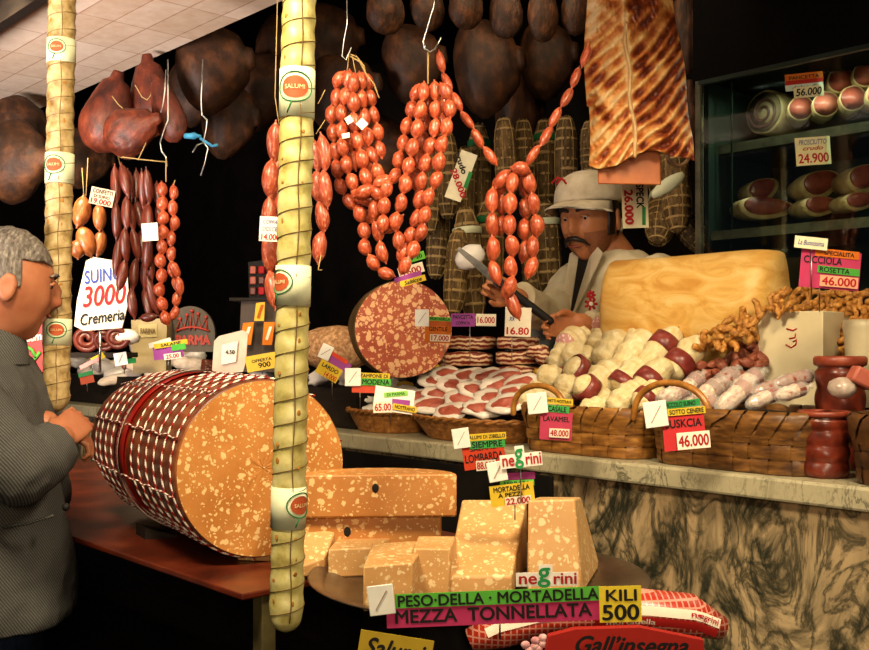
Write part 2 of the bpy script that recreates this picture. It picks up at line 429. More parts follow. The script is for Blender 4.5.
# ------------------------------------------------------------------ marble counter
TOP = 1.18
LC = Tof(600, 0)
cr = root('marble_counter', LT(-1, .4, 0), 'long marble shop counter with pale grey top and dark-veined cream front', 'counter', rz=UA)
o = slab('countertop', -4.2, 1.25, 0, .545, TOP-.047, TOP, MARBT, cr, bevel=.006, label='pale grey marble top with thick edge')
slab('front_panel', -4.2, 1.25, .03, .09, 0, TOP-.048, MARBF, cr, label='cream marble panel with dark green-grey veins')
slab('side_panel', 1.2, 1.25, .09, .52, 0, TOP-.048, MARBF, cr)
slab('side_panel', -4.2, -4.15, .09, .52, 0, TOP-.048, MARBF, cr)

slab('black_cloth', Tof(318, -.02), Tof(549, -.02), -.014, -.002, 0, TOP-.052, nm('hanging_black_cloth', [(.3, '#0b0a09'), (.7, '#1a1613')], 6, .85, .4, .1), label='black cloth hanging over the marble front behind the stacked mortadella slabs', cat='cloth')
# stepped display riser behind the baskets
rs = root('display_riser', LT(0, .42, TOP), 'low dark wooden steps raising the goods at the back of the counter', 'riser', rz=UA)
slab('step', -1.0, .9, .31, .42, TOP, TOP+.10, DARKB, rs); slab('step', -1.0, .9, .42, .54, TOP, TOP+.18, DARKB, rs)

# ------------------------------------------------------------------ red table in front with the giant mortadella
TZ = 1.02
REDT = nm('red_painted_metal', [(.3, '#341209'), (.6, '#632513'), (.8, '#8a4022')], 8, .28, .15, .6, detail=5)
cornr = PZ(242, 594, TZ); tc_, dc_ = TD(cornr)
tb = root('market_table', LT(tc_-.8, dc_+.35, 0), 'low red-brown metal table under the huge netted mortadella', 'table', rz=UA)
slab('table_top', tc_-2.6, tc_, dc_, dc_+.66, TZ-.012, TZ, REDT, tb, bevel=.003, label='glossy red-brown top with a thin pale edge')
for a in (tc_-2.5, tc_-.045):
    for b in (dc_+.05, dc_+.6): slab('leg', a, a+.03, b, b+.03, 0, TZ-.012, nm('olive_leg', [(.3, '#3c341a'), (.7, '#5c5128')], 20, .6), tb, bevel=.002)
slab('added_dark_board', tc_-2.55, tc_-.0, dc_+.62, dc_+.635, 0, TZ-.013, DARKB, tb)  # added dark board, blacks out the lit marble seen below the table
slab('under_shelf', tc_-2.5, tc_-.02, dc_+.05, dc_+.6, .55, .565, DARKB, tb)

W = Vector((-math.sin(math.radians(31)), math.cos(math.radians(31)), 0)); S_ = Vector((W.y, -W.x, 0))   # axis, sideways
MR = .175; ML = .79
fc = P(263, 467, 1.97); fc.z = TZ+MR+.012
def mpt(a, ang, r=MR): return fc+W*a+(S_*math.cos(ang)+Vector((0, 0, 1))*math.sin(ang))*r
mt = root('giant_mortadella', fc-Vector((0, 0, MR)), 'enormous mortadella in red and white netting lying on the red table, cut face outwards', 'mortadella')
def mrad(a):
    k = max(0, (a-(ML-.22))/.22); return MR*(1-.10*k*k)*(1+.004*math.sin(a*90))
mb = MB(); N = 96
rings = [[mpt(a, 2*PI*j/N, mrad(a)*(.99 if a < .004 else 1)*(1+.006*noise.noise(Vector((a*9, math.cos(2*PI*j/N)*3, math.sin(2*PI*j/N)*3))))) for j in range(N)] for a in [0, .004]+[.01+i*(ML-.01)/40 for i in range(41)]]
for k in range(1, 9):
    th = k/8*PI/2; rings.append([mpt(ML+.10*math.sin(th), 2*PI*j/N, max(.01, MR*.9*math.cos(th))) for j in range(N)])
mb.loft(rings); mk('rind', mb, MORTRIND, mt, label='brown mottled casing')
mb = MB(); rr = []
for i in range(14):
    q = i/13*.985
    rr.append([mpt(-.002-.0015*noise.noise(Vector((q*6, j*.2, 0))), 2*PI*j/N, MR*max(q, .004)) for j in range(N)])
mb.loft(rr[::-1], cap=False); mk('cut_face', mb, MORT, mt, label='orange-tan cut face speckled with pale fat')
# candy striped netting
RW = [flat('net_red', '#8e1c14', .6), flat('net_white', '#f2e8da', .6)]
def striped(mb, pts, r, closed=False, per=3, seg=6):
    i0 = len(mb.f); mb.tube(pts, r, seg, closed=closed)
    k = 0
    for q in range(i0, len(mb.f)):
        i = (q-i0)//seg; j = (q-i0) % seg
        if len(mb.f[q]) == 4: mb.mi[q] = 1 if ((i+j) % (per*2)) < per else 0
net = MB(); 
for a in [.022+.059*i for i in range(12)]:
    if .35 < a < .47: continue
    n = 260; striped(net, [mpt(a+.003*math.sin(6*PI*i/n), 2*PI*i/n, mrad(a)+.0025) for i in range(n)], .0021, True)
for k in range(10):
    ang = 2*PI*k/10+.25; n = 150
    striped(net, [mpt(.012+(ML-.03)*i/n, ang+.012*math.sin(i*.33), mrad(.012+(ML-.03)*i/n)+.006) for i in range(n+1)], .0020)
mk('netting', net, RW, mt, label='red and white twisted string netting')
mb = MB(); 
for a0, a1, m_, dr in ((.365, .455, 0, .0065), (.400, .422, 1, .0105)):
    rings = [[mpt(a, 2*PI*j/72, MR+dr) for j in range(73)] for a in (a0, a1)]
    inn = [[mpt(a, 2*PI*j/72, MR+.001) for j in range(73)] for a in (a1, a0)]
    mb.loft(rings+inn, closed=False, cap=False, mi=m_)
band = mk('label_band', mb, [flat('band_red', '#b32418', .4), flat('band_white', '#f0e2d0', .5)], mt, label='red and white paper band')
# lettering bent round the band
tm = text_mb('MORTADELLA NEGRINI', .30, .013, .02)
tm.v = [mpt(.41-v.z, math.radians(152)-v.x/MR, MR+.0120) for v in tm.v]
mk('lettering', tm, REDINK, band)
for sgn, ang in ((1, math.radians(200)), (-1, math.radians(-20))):   # wooden wedges that keep it from rolling
    pass
for lab, side in (('dark wooden wedge under the street side of the huge mortadella', -1), ('dark wooden wedge under the counter side of the huge mortadella', 1)):
    mb = MB(); c0 = fc+W*.40+S_*side*.10; c0.z = TZ
    a, b = c0-W*.04, c0+W*.04; i, o_ = S_*side*-.035, S_*side*.035
    mb.hexa([a+i, a+o_, a+o_+Vector((0,0,.05)), a+i+Vector((0,0,.006)), b+i, b+o_, b+o_+Vector((0,0,.05)), b+i+Vector((0,0,.006))]); [setattr(q_, 'z', TZ+(q_.z-TZ)*.5) for q_ in mb.v]
    mk('wedge', mb, DARKB, smooth=False, label=lab, cat='wedge', group='wedges under the mortadella')

# ------------------------------------------------------------------ steel tray with mortadella pieces
pz = TZ+.002
TC = PZ(478, 585, pz); TC.z = pz
mb = MB(); mb.lathe([(.22, 0), (.245, .001), (.262, .010), (.298, .018), (.302, .0205), (.298, .0215), (.262, .0135), (.243, .005), (.1, .004), (.001, .004)], 72, Matrix.Translation(TC))
mk('steel_tray', mb, nm('old_steel', [(.3, '#564a40'), (.7, '#8b7a68')], 12, .3, .08, .6, metal=.85), label='large round dull steel tray carrying blocks of mortadella', cat='tray')
mb = MB(); mb.lathe([(.255, 0), (.25, .5), (.235, pz-.001)], 32, Matrix.Translation((TC.x+.03, TC.y, 0)), bump=lambda a, z: .03*math.sin(a*9)*(1-z))
mk('cloth_covered_stand', mb, nm('black_cloth', [(.3, '#0d0c0b'), (.7, '#221e1a')], 10, .8, .3, .1), label='round stand draped in black cloth beneath the steel tray', cat='stand')
gz = pz+.005
def solid(name, pts_front, Yf, pts_back, Yb, mat, label, bev=.003, cat='mortadella piece', group='mortadella pieces for sale'):
    mb = MB(); mb.hexa([P(x, y, Yf) for x, y in pts_front]+[P(x, y, Yb) for x, y in pts_back])
    return mk(name, mb, mat, label=label, cat=cat, group=group, bevel=bev, smooth=True, auto=35)
def block(name, corners, h, mat, label, z=gz, taper=0, top=None, bev=.003):
    """footprint given by its base corners in the photo (on the level z), standing h high"""
    pts = [PZ(x, y, z) for x, y in corners]; mb = MB(); n = len(pts)
    c = sum(pts, Vector())/n
    tp = [c+(p-c)*(1-taper)+Vector((0, 0, (h if top is None else top[i]))) for i, p in enumerate(pts)]
    mb.loft([pts, tp]); 
    return mk(name, mb, mat, label=label, cat='mortadella piece', group='mortadella pieces for sale', bevel=bev, auto=35)
def halfdisc(name, cpx, cpy, z, r, h, mat, label, ang=8, squash=.72, hole=None):
    c = PZ(cpx, cpy, z); a0 = math.radians(ang)
    ring = [c+Vector((math.cos(a0)*x-math.sin(a0)*y, math.sin(a0)*x+math.cos(a0)*y, 0)) for x, y in [(r*math.cos(t), r*squash*math.sin(t)) for t in [PI*i/24 for i in range(25)]]]
    mb = MB(); mb.loft([ring, [p+Vector((0, 0, h)) for p in ring]])
    o = mk(name, mb, mat, label=label, cat='mortadella slab', group='stacked half mortadella slabs', bevel=.004, auto=35)
    if hole:
        q = c+Vector((0, -.002, 0)); hp = Vector((hole[0], 0, hole[1])); mbh = MB()
        mbh.sphere(Vector((c.x+hole[0], c.y+math.tan(a0)*hole[0]-.0005, z+hole[1])), (.007, .0012, .0095), 16, 10)
        mk('hole', mbh, INK, o, world=False) if False else None
        me = mesh_of('hole', mbh, INK); ob = bpy.data.objects.new('hole', me); COL.objects.link(ob); me.transform(Matrix.Translation(-o.location)); ob.parent = o
    return o
halfdisc('mortadella_slab', 360, 566, gz, .158, .094, MORT, 'lower half-round mortadella slab with a small dark hole at the back of the tray', 6, .55, hole=(-.024, .066))
halfdisc('mortadella_slab', 377, 561, gz+.096, .150, .092, MORT, 'upper half-round mortadella slab with a dark peppercorn hole, lying on the other one', 4, .85, hole=(-.003, .062)) if False else None
c_ = PZ(377, 568, gz)
def hd_at(c, z, r, h, ang, squash, hole, label):
    a0 = math.radians(ang)
    ring = [Vector((c.x, c.y, z))+Vector((math.cos(a0)*x-math.sin(a0)*y, math.sin(a0)*x+math.cos(a0)*y, 0)) for x, y in [(r*math.cos(t), r*squash*math.sin(t)) for t in [PI*i/24 for i in range(25)]]]
    mb = MB(); mb.loft([ring, [p+Vector((0, 0, h)) for p in ring]])
    o = mk('mortadella_slab', mb, MORT, label=label, cat='mortadella slab', group='stacked half mortadella slabs', bevel=.004, auto=35)
    mbh = MB(); mbh.sphere(Vector((c.x+hole[0], c.y+math.tan(a0)*hole[0]-.0005, z+hole[1])), (.0065, .0015, .009), 16, 10)
    mk('peppercorn_hole', mbh, INK, o)
hd_at(c_, gz+.0955, .152, .082, 3, .7, (-.003, .056), 'upper half-round mortadella slab with a dark hole, lying on the other one')

block('mortadella_wedge', [(300, 578), (325, 574), (343, 560), (300, 560)], .082, MORTPALE, 'thin pale mortadella wedge leaning beside the netted column salami', top=[.02, .03, .1, .1])
block('mortadella_block', [(328, 578), (374, 576), (392, 564), (340, 562)], .052, MORTPALE, 'small low mortadella block in front of the stacked half slabs')
block('mortadella_block', [(363, 612), (413, 607), (428, 580), (372, 584)], .072, MORTPALE, 'squat mortadella cube behind the small white tag')
block('mortadella_block', [(413, 597), (450, 598), (456, 582), (418, 582)], .082, MORTPALE, 'narrow upright mortadella block between the cube and the big wedge')
# big ramp shaped wedge and the tall tapered one
f1 = [PZ(447, 597, gz), PZ(512, 597, gz)]; bk = [PZ(462, 566, gz), PZ(527, 566, gz)]
mb = MB(); up = Vector((0, 0, 1))
mb.hexa([f1[0], f1[1], f1[1]+up*.035, f1[0]+up*.035, bk[0], bk[1], bk[1]+up*.128, bk[0]+up*.128])
mk('mortadella_wedge', mb, MORTPALE, label='broad mortadella wedge with a long sloping pale top, standing on the tray', cat='mortadella piece', group='mortadella pieces for sale', bevel=.004, auto=35)
f1 = [PZ(527, 594, gz), PZ(583, 594, gz)]; bk = [PZ(540, 566, gz), PZ(600, 566, gz)]
mb = MB(); mb.hexa([f1[0], f1[1], P(575, 499, f1[1].y+.02), P(528, 500, f1[0].y+.02), bk[0], bk[1], P(581, 497, bk[1].y-.02), P(538, 497, bk[0].y-.02)])
mk('mortadella_block', mb, MORTPALE, label='tallest mortadella block, tapering upwards behind the red and green name card', cat='mortadella piece', group='mortadella pieces for sale', bevel=.004, auto=35)
for k, (x, y, dz, lab) in enumerate([(256, 553, 0, 'bottom small mortadella slice beside the huge cut face'), (258, 553, .0135, 'middle small mortadella slice of the little stack'), (255, 553, .027, 'topmost small mortadella slice of the little stack beside the huge mortadella')]):
    c = PZ(x, y+6, TZ+.001); c.z = TZ+.001+dz; mb = MB()
    mb.loft([[c+Vector((q[0], q[1], z)) for q in ((-.035, -.012), (.03, -.022), (.045, .02), (-.01, .03))] for z in (0, .0125)])
    mk('mortadella_slice', mb, MORTPALE, label=lab, cat='mortadella slice', group='small slices on the red table', bevel=.002, auto=35)

# ------------------------------------------------------------------ column salamis hanging in front
def column_salami(p_top, p_bot, r, mat, bands, lab, phase=0, stains=True, seam=True, twine=TWINED, sp=.037):
    rt = root('column_salami', p_bot, lab, 'salami', 'giant column salamis')
    ax = (p_top-p_bot); Ltot = ax.length; ax.normalize()
    x_ = Vector((1, 0, 0)); x_ = (x_-ax*x_.dot(ax)).normalized(); y_ = ax.cross(x_)
    def q(h, a, rr): return p_bot+ax*h+(x_*math.cos(a)+y_*math.sin(a))*rr
    def rad(h):
        k = r*(1+.035*math.sin(h/sp*2*PI+phase)+.03*noise.noise(Vector((h*8, phase, 0))))
        if h < r*1.2: k *= math.sqrt(max(.02, 1-(1-h/(r*1.2))**2))
        return k
    mb = MB(); n = int(Ltot/.006); rings = []
    for i in range(n+1):
        h = Ltot*i/n
        rings.append([q(h, 2*PI*j/40, rad(h)*(1+.03*noise.noise(Vector((h*30, math.cos(2*PI*j/40)*2, math.sin(2*PI*j/40)*2+phase))))) for j in range(40)])
    mb.loft(rings); mk('casing', mb, mat, rt)
    mb = MB(); h = .01; a = phase; pts = []
    while h < Ltot-.01:
        pts.append(q(h, a, rad(h)+.0006)); a += .22; h += sp*.22/(2*PI)
        if len(pts) > 1 and False: pass
    mb.tube(pts, .0008, 5)
    for k in range(3):
        an = -PI/2+.35+k*2.1; mb.tube([q(.02+(Ltot-.03)*i/80, an+.05*math.sin(i*.6), rad(.02+(Ltot-.03)*i/80)+.0006) for i in range(81)], .001, 5)
    mk('twine', mb, twine, rt, label='thin string wound round the casing')
    if stains:
        sm_ = MB(); sm_.sphere((0, 0, 0), (r*.13, .0008, r*.2), 10, 6); sme = mesh_of('stain', sm_, BROWN); h = .05
        while h < Ltot-.05:
            for da in (-.35, .9):
                if R.random() < .55:
                    an = -PI/2+da-.3+R.uniform(-.1, .1); c = q(h+R.uniform(-.01, .01), an, rad(h)*.998)
                    nrm = (c-(p_bot+ax*h)).normalized(); tt = ax.cross(nrm)
                    m = Matrix((tt, nrm, ax)).transposed()
                    o = bpy.data.objects.new('stain', sme); COL.objects.link(o); o.parent = rt; o.location = c-p_bot; o.rotation_euler = m.to_euler(); o.scale = (R.uniform(.6, 1.3), 1, R.uniform(.6, 1.3)); o['label'] = 'brown blotch'
            h += sp
    for k, (h0, h1, ang) in enumerate(bands):
        mb = MB(); 
        mb.loft([[q(h, 2*PI*j/40, r*1.07+dr) for j in range(40)] for h, dr in ((h0, -.003), (h0, 0), (h1, 0), (h1, -.003))], cap=False)
        bo = mk('label_band', mb, LABELP, rt, label='pale paper band with a green-ringed emblem')
        hm = h0*.42+h1*.58; rr = (h1-h0)*.30
        def on(u_, v_, off): 
            return q(hm+v_, ang+u_/(r*1.07), r*1.07+off)
        mb = MB(); mb.tube([on(rr*1.25*math.cos(t), rr*math.sin(t), .0008) for t in [2*PI*i/32 for i in range(32)]], .0010, 6, closed=True)
        mb.tube([on(-rr*.2, -rr, .0008), on(-rr*.5, -rr*1.75, .0008)], .0011, 6)
        mk('emblem_ring', mb, LABELG, bo)
        mb = MB(); 
        mb.loft([[on(kk*rr*.95*math.cos(t), kk*rr*.74*math.sin(t), .0008) for t in [2*PI*i/32 for i in range(32)]] for kk in (1, .8, .6, .4, .2, .01)], cap=False)
        mk('emblem_disc', mb, LABELR, bo)
        tm = text_mb('SALUMI', rr*1.3, rr*.3, .01); tm.v = [on(v.x, v.z, .0022) for v in tm.v]
        mk('lettering', tm, paper('#e8cf9a'), bo)
    return rt
def hh(py, pyb, Yy): return (pyb-py)/FOC*Yy
Yp = 1.58
column_salami(P(301, -90, Yp), P(286, 632, Yp), .0262, CASING, [(hh(119, 632, Yp), hh(70, 632, Yp), -PI/2+.0), (hh(306, 632, Yp), hh(266, 632, Yp), -PI/2-.75), (hh(527, 632, Yp), hh(486, 632, Yp), -PI/2+.9)],
              'tall pale yellow string-bound column salami hanging in front of the huge mortadella', .4)
Yq = 2.22
column_salami(P(63, -60, Yq), P(56, 412, Yq), .0290, CASINGD, [(hh(184, 412, Yq), hh(154, 412, Yq), -PI/2-.1), (hh(345, 412, Yq), hh(319, 412, Yq), -PI/2+.3), (hh(64, 412, Yq), hh(40, 412, Yq), -PI/2)],
              'tall browner column salami hanging in front of the grey-haired customer', 2.0, twine=flat('tan_twine', '#7c6238', .8))

# ------------------------------------------------------------------ hanging sausages
def link_mesh(name, mat, fat=1.0, nub=.1, bend=0, lump=.04, seed=0, seg=14):
    mb = MB(); prof = []
    n = 12
    for i in range(n+1):
        t = -1+2*i/n
        r = max(.02, (1-abs(t)**2.3))**.55
        prof.append((r*.5, t*.45))
    prof = [(.07, -.53), (.06, -.48)]+prof[1:-1]+[(.06, .48), (.07, .53)]
    prof = [(r, z) for r, z in prof]
    for r, z in prof: pass
    rings = []
    for r, z in prof:
        off = bend*(1-(z/.5)**2)
        rings.append([Vector((r*math.cos(a)*(1+lump*noise.noise(Vector((math.cos(a)*1.5, math.sin(a)*1.5, z*4+seed))))+off, r*math.sin(a), z)) for a in [2*PI*j/seg for j in range(seg)]])
    mb.loft(rings); return mesh_of(name, mb, mat)
LM = {}
def get_link(mat, variant):
    k = (mat.name, variant)
    if k not in LM: LM[k] = link_mesh('link', mat, bend=[0, .12, -.1, .05][variant], seed=variant*3.3, lump=.12)
    return LM[k]
def place_link(parent, origin, c, dirn, rad, length, mat, name='link', variant=None):
    o = bpy.data.objects.new(name, get_link(mat, R.randrange(4) if variant is None else variant)); COL.objects.link(o)
    o.parent = parent; o.location = c-origin
    o.rotation_euler = (dirn.to_track_quat('Z', 'X').to_matrix() @ Matrix.Rotation(R.uniform(0, 6.28), 3, 'Z')).to_euler()
    o.scale = (rad*2, rad*2, length); return o
def resample(pts, step):
    segs = [(pts[i], pts[i+1], (pts[i+1]-pts[i]).length) for i in range(len(pts)-1)]
    tot = sum(s[2] for s in segs); n = max(1, round(tot/step)); st = tot/n; out = []; acc = 0; k = 0; d = 0
    def at(s):
        a = 0
        for p, q, l in segs:
            if s <= a+l or (p, q, l) == segs[-1]: return p+(q-p)*min(1, max(0, (s-a)/max(l, 1e-9)))
            a += l
    return [(at(i*st), at((i+1)*st)) for i in range(n)], st
def chain(label, Y, strands, rpx, lpx, mat, name='sausage_string', group='hanging sausage strings', hang=None, top=None, jit=.25, name_part='link'):
    s = Y/FOC
    allp = [P(x, y, Y+dz) for st in strands for (x, y, *r_), dz in zip(st[0], [st[1]]*len(st[0]))]
    org = max(allp, key=lambda p: p.z).copy()
    rt = root(name, org, label, 'sausages', group)
    for st in strands:
        pts = [P(x, y, Y+st[1]) for x, y in st[0]]
        rp = st[2] if len(st) > 2 else rpx; lp = st[3] if len(st) > 3 else lpx
        segs, stp = resample(pts, lp*s)
        for a, b in segs:
            d = (b-a); c = (a+b)/2+Vector((R.uniform(-1, 1)*jit*rp*s, R.uniform(-1, 1)*.004, 0))
            dd = (d.normalized()+Vector((R.uniform(-.12, .12), R.uniform(-.2, .2), 0))).normalized()
            place_link(rt, org, c, dd, rp*s*R.uniform(.92, 1.06), max(d.length, stp*.8)*1.12, mat, name_part)
    if hang:
        for (pts, rad) in hang:
            mb = MB(); mb.tube([P(x, y, Y+.0) for x, y in pts], rad, 6); mk('hanging_twine', mb, TWINE, rt, label='pale twine')
    return rt
YA = 2.22
chain('plump red fresh sausage links with loose pale twine, left arm of the big V', YA, [
    ([(345,72),(334,96),(332,130),(333,160),(340,190),(356,208)], 0), ([(350,70),(343,100),(341,135),(348,165),(352,190),(366,202)], -.02),
    ([(353,74),(352,100),(355,135),(361,160),(370,185),(384,200)], -.03), ([(358,72),(364,95),(366,125),(372,155),(384,180)], -.01),
    ([(362,74),(374,100),(377,130),(383,158)], .015), ([(360,205),(362,230),(368,252),(378,270),(394,276)], 0),
    ([(352,112),(350,140),(356,170)], .03), ([(367,110),(360,140),(365,170),(372,190)], .03), ([(372,200),(374,225),(380,245),(386,262)], -.015), ([(352,200),(360,212),(372,222)], .02),
    ([(356,196),(366,192),(378,184),(392,178)], -.035)], 6.6, 18.5, LINK,
    hang=[([(349,55),(347,72)], .0012), ([(352,55),(356,74)], .0012), ([(350,56),(360,62),(366,74),(374,84),(379,98)], .0018), ([(350,54),(357,57),(364,66),(367,80)], .0016)])
chain('plump red fresh sausage links on the long steel hook, right arm of the big V', YA, [
    ([(419,84),(411,108),(406,135),(400,160),(392,182),(376,198),(362,204)], 0), ([(425,82),(421,110),(414,140),(407,165),(402,195),(396,225),(398,250)], -.03),
    ([(432,82),(436,108),(433,140),(424,172),(418,205),(410,235),(400,262)], -.015), ([(440,84),(449,100),(450,120),(444,145),(438,172),(430,200),(423,225),(414,250),(402,274)], -.03),
    ([(428,95),(426,125),(422,155),(414,185)], .02), ([(412,170),(416,190),(420,210)], .025), ([(444,95),(440,125),(434,150)], .03),
    ([(386,180),(384,205),(383,232)], -.04), ([(386,232),(396,228),(404,216)], -.01)], 6.6, 18.5, LINK,
    hang=[([(428,52),(428,84)], .0022)])
chain('swag of red sausage links looped between two hooks, hanging before the seller', 2.30, [
    ([(438,52),(446,82),(462,112),(478,138),(496,165)], 0, 4.6, 22), ([(588,46),(577,78),(560,112),(544,138),(528,165)], 0, 4.6, 22),
    ([(508,170),(497,178),(492,205),(491,232),(492,262),(499,284)], 0), ([(512,172),(509,200),(508,230),(512,258),(515,285),(508,296)], -.02),
    ([(511,168),(520,163),(529,172)], -.02), ([(530,172),(535,200),(536,230),(533,256),(527,278)], -.01), ([(522,176),(526,205),(525,235),(522,262)], .02),
    ([(500,176),(502,205),(500,235)], .025), ([(508,292),(516,304),(521,318)], -.01), ([(505,283),(508,302)], .01)], 7.0, 22.5, LINK)
chain('coarse thick sausage links with a small price card, mostly behind the yellow column salami', 2.12, [
    ([(277,124),(274,150),(270,182),(266,216),(268,250),(274,285),(274,308)], 0), ([(285,122),(281,160),(277,200),(277,240),(280,275)], .02),
    ([(322,135),(323,165),(326,190),(330,206)], 0, 7, 32), ([(314,140),(317,180),(321,212),(323,240),(318,262)], .01, 7, 32)], 8, 34, COARSE,
    hang=[([(279,-60),(275,97),(279,124)], .0012), ([(325,90),(318,104)], .0010), ([(325,120),(316,134)], .001), ([(321,255),(318,270),(322,270)], .0015)])
chain('cluster of long dark dried sausages hanging from the wire rack', 2.6, [
    ([(114,166),(114,190),(118,225),(118,255),(117,275)], 0, 5, 32), ([(121,164),(126,190),(127,225),(125,262),(124,285),(117,290)], -.03, 5.2, 32),
    ([(129,170),(131,200),(133,232),(137,262),(131,292),(133,318)], 0, 5, 32), ([(136,170),(137,200),(142,235),(146,265),(143,292),(150,318)], .02, 4.8, 32),
    ([(141,172),(145,205),(148,240),(150,268),(152,300),(158,314)], -.02, 4.8, 32), ([(147,170),(149,200),(149,235),(146,270)], -.04, 4.8, 32),
    ([(156,182),(158,205),(160,230)], .02, 4.5, 30), ([(140,318),(148,324),(156,316)], -.02, 4.6, 20)], 5, 32, DARKS,
    hang=[([(122,158),(118,156),(121,168)], .0012), ([(122,157),(146,160),(166,162)], .0016), ([(138,160),(146,143)], .0014)])
chain('twin strand of round orange-red sausage links beside the long dark sausages', 2.55, [
    ([(162,182),(163,205),(162,230),(161,262),(161,290),(165,312),(168,325)], 0, 5.6, 15), ([(173,185),(173,215),(172,245),(174,275),(178,292),(175,312),(170,320)], 0, 4.8, 15),
    ([(171,262),(180,275),(180,295)], -.02, 4.8, 15)], 5.4, 15, LINK, hang=[([(175,180),(173,188)], .0012), ([(166,158),(166,182)], .0016)])
chain('three knobbly brown cotechino sausages hanging by the tall brown column salami', 2.75, [
    ([(84,196),(81,226),(88,256)], 0, 9, 32), ([(98,205),(99,235),(98,256)], .02, 6.5, 26), ([(76,240),(79,258)], -.01, 8, 22)], 9, 30, KNOB,
    hang=[([(88,158),(86,196)], .0012), ([(82,168),(84,196)], .0012)])
# wound garland of dark sausages under the sign: cut coils seen end on
def coil(label, px, py, Y, rpx, mat, group, yaw=.6):
    s = Y/FOC; c = P(px, py, Y); mb = MB(); m = Matrix.Rotation(yaw, 3, 'Z')
    pts = [c+m @ Vector((rpx*s*(.25+.75*t/(4*PI))*math.cos(t), .004*math.sin(t*1.3), rpx*s*(.25+.75*t/(4*PI))*math.sin(t))) for t in [.25*i for i in range(1, 50)]]
    mb.tube(pts, rpx*s*.26, 8, round_ends=True)
    return mk('sausage_coil', mb, mat, label=label, cat='sausage coil', group=group)

# ------------------------------------------------------------------ hooks
def shook(label, Y, pts, rad=.0022, mat=STEEL):
    mb = MB(); mb.tube([P(x, y, Y) for x, y in pts], rad, 8, round_ends=True)
    return mk('meat_hook', mb, mat, label=label, cat='hook', group='steel meat hooks')
shook('long steel hook carrying the right arm of the big sausage V', YA-.01, [(437,-40),(434,5),(426,32),(423,42),(425,49),(430,52),(435,49),(441,38)], .0022)
shook('thin steel hook above the loose twine of the sausage V', YA-.01, [(347,-40),(347,24),(344,40),(342,56),(346,60),(351,48)], .0014)
shook('empty steel hook next to the blue rag', 2.6, [(203,60),(201,100),(202,115),(207,120),(206,130),(203,143),(197,145),(193,152)], .0022)
shook('empty double-bent steel hook hanging lowest in the dark opening', 2.58, [(203,142),(208,148),(205,162),(201,175)], .0022)
shook('bright steel hook holding the round orange-red links', 2.6, [(168,60),(168,120),(164,130),(160,143),(162,152),(166,157),(167,166)], .0020)
shook('thin hook pressed into the reddish hams', 2.62, [(166,70),(165,90),(163,104),(161,112)], .0018)
mb = MB(); s = 2.66/FOC
mb.sphere(P(192, 136, 2.66), (9*s, 3.5*s, 3.2*s), 14, 8, f=lambda n: 1+.15*math.sin(n.x*7)); mb.tube([P(200,138,2.66), P(212,146,2.66), P(218,145,2.66)], .004, 6)
mk('blue_rag', mb, nm('blue_cloth', [(.3, '#145a84'), (.7, '#3f9cc4')], 40, .8), label='small bright blue rag hanging in the dark opening', cat='rag')

# ------------------------------------------------------------------ cured hams in the dark
def ham_mesh(name, mat, seed, long=1.0):
    mb = MB()
    def f(n):
        z = n.z
        return 1+.10*noise.noise(n*1.6+Vector((seed, 0, 0)))+.035*noise.noise(n*6+Vector((seed, 3, 0)))+.02*noise.noise(n*14)
    rings = []
    for i in range(22):
        t = i/21; z = .5-t          # shank at top
        r = .5*(.20+.80*(max(0, math.sin(PI*(t*.93+.07)**1.7)))**.6) if t < .999 else .02
        if t < .12: r = .5*(.2+.1*t/.12)
        ring = []
        for j in range(26):
            a = 2*PI*j/26; n = Vector((math.cos(a), math.sin(a), z*2))
            k = f(n); ring.append(Vector((r*k*math.cos(a), r*k*math.sin(a)*.72, z)))
        rings.append(ring)
    mb.loft(rings); return mesh_of(name, mb, mat)
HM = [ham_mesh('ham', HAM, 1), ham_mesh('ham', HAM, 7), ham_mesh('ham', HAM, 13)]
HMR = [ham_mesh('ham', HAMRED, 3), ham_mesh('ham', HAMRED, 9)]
def ham(label, px, py, Y, wpx, hpx, deg=0, red=False, yaw=None, group='cured hams hanging in the dark', name='cured_ham', meshes=None, cat='ham'):
    s = Y/FOC; ms = meshes or (HMR if red else HM)
    o = bpy.data.objects.new(name, ms[R.randrange(len(ms))]); COL.objects.link(o)
    o.location = P(px, py, Y); o.scale = (wpx*s, wpx*s*.9, hpx*s)
    o.rotation_euler = (0, math.radians(deg), R.uniform(-.5, .5) if yaw is None else yaw)
    return tag(o, label, cat, group)
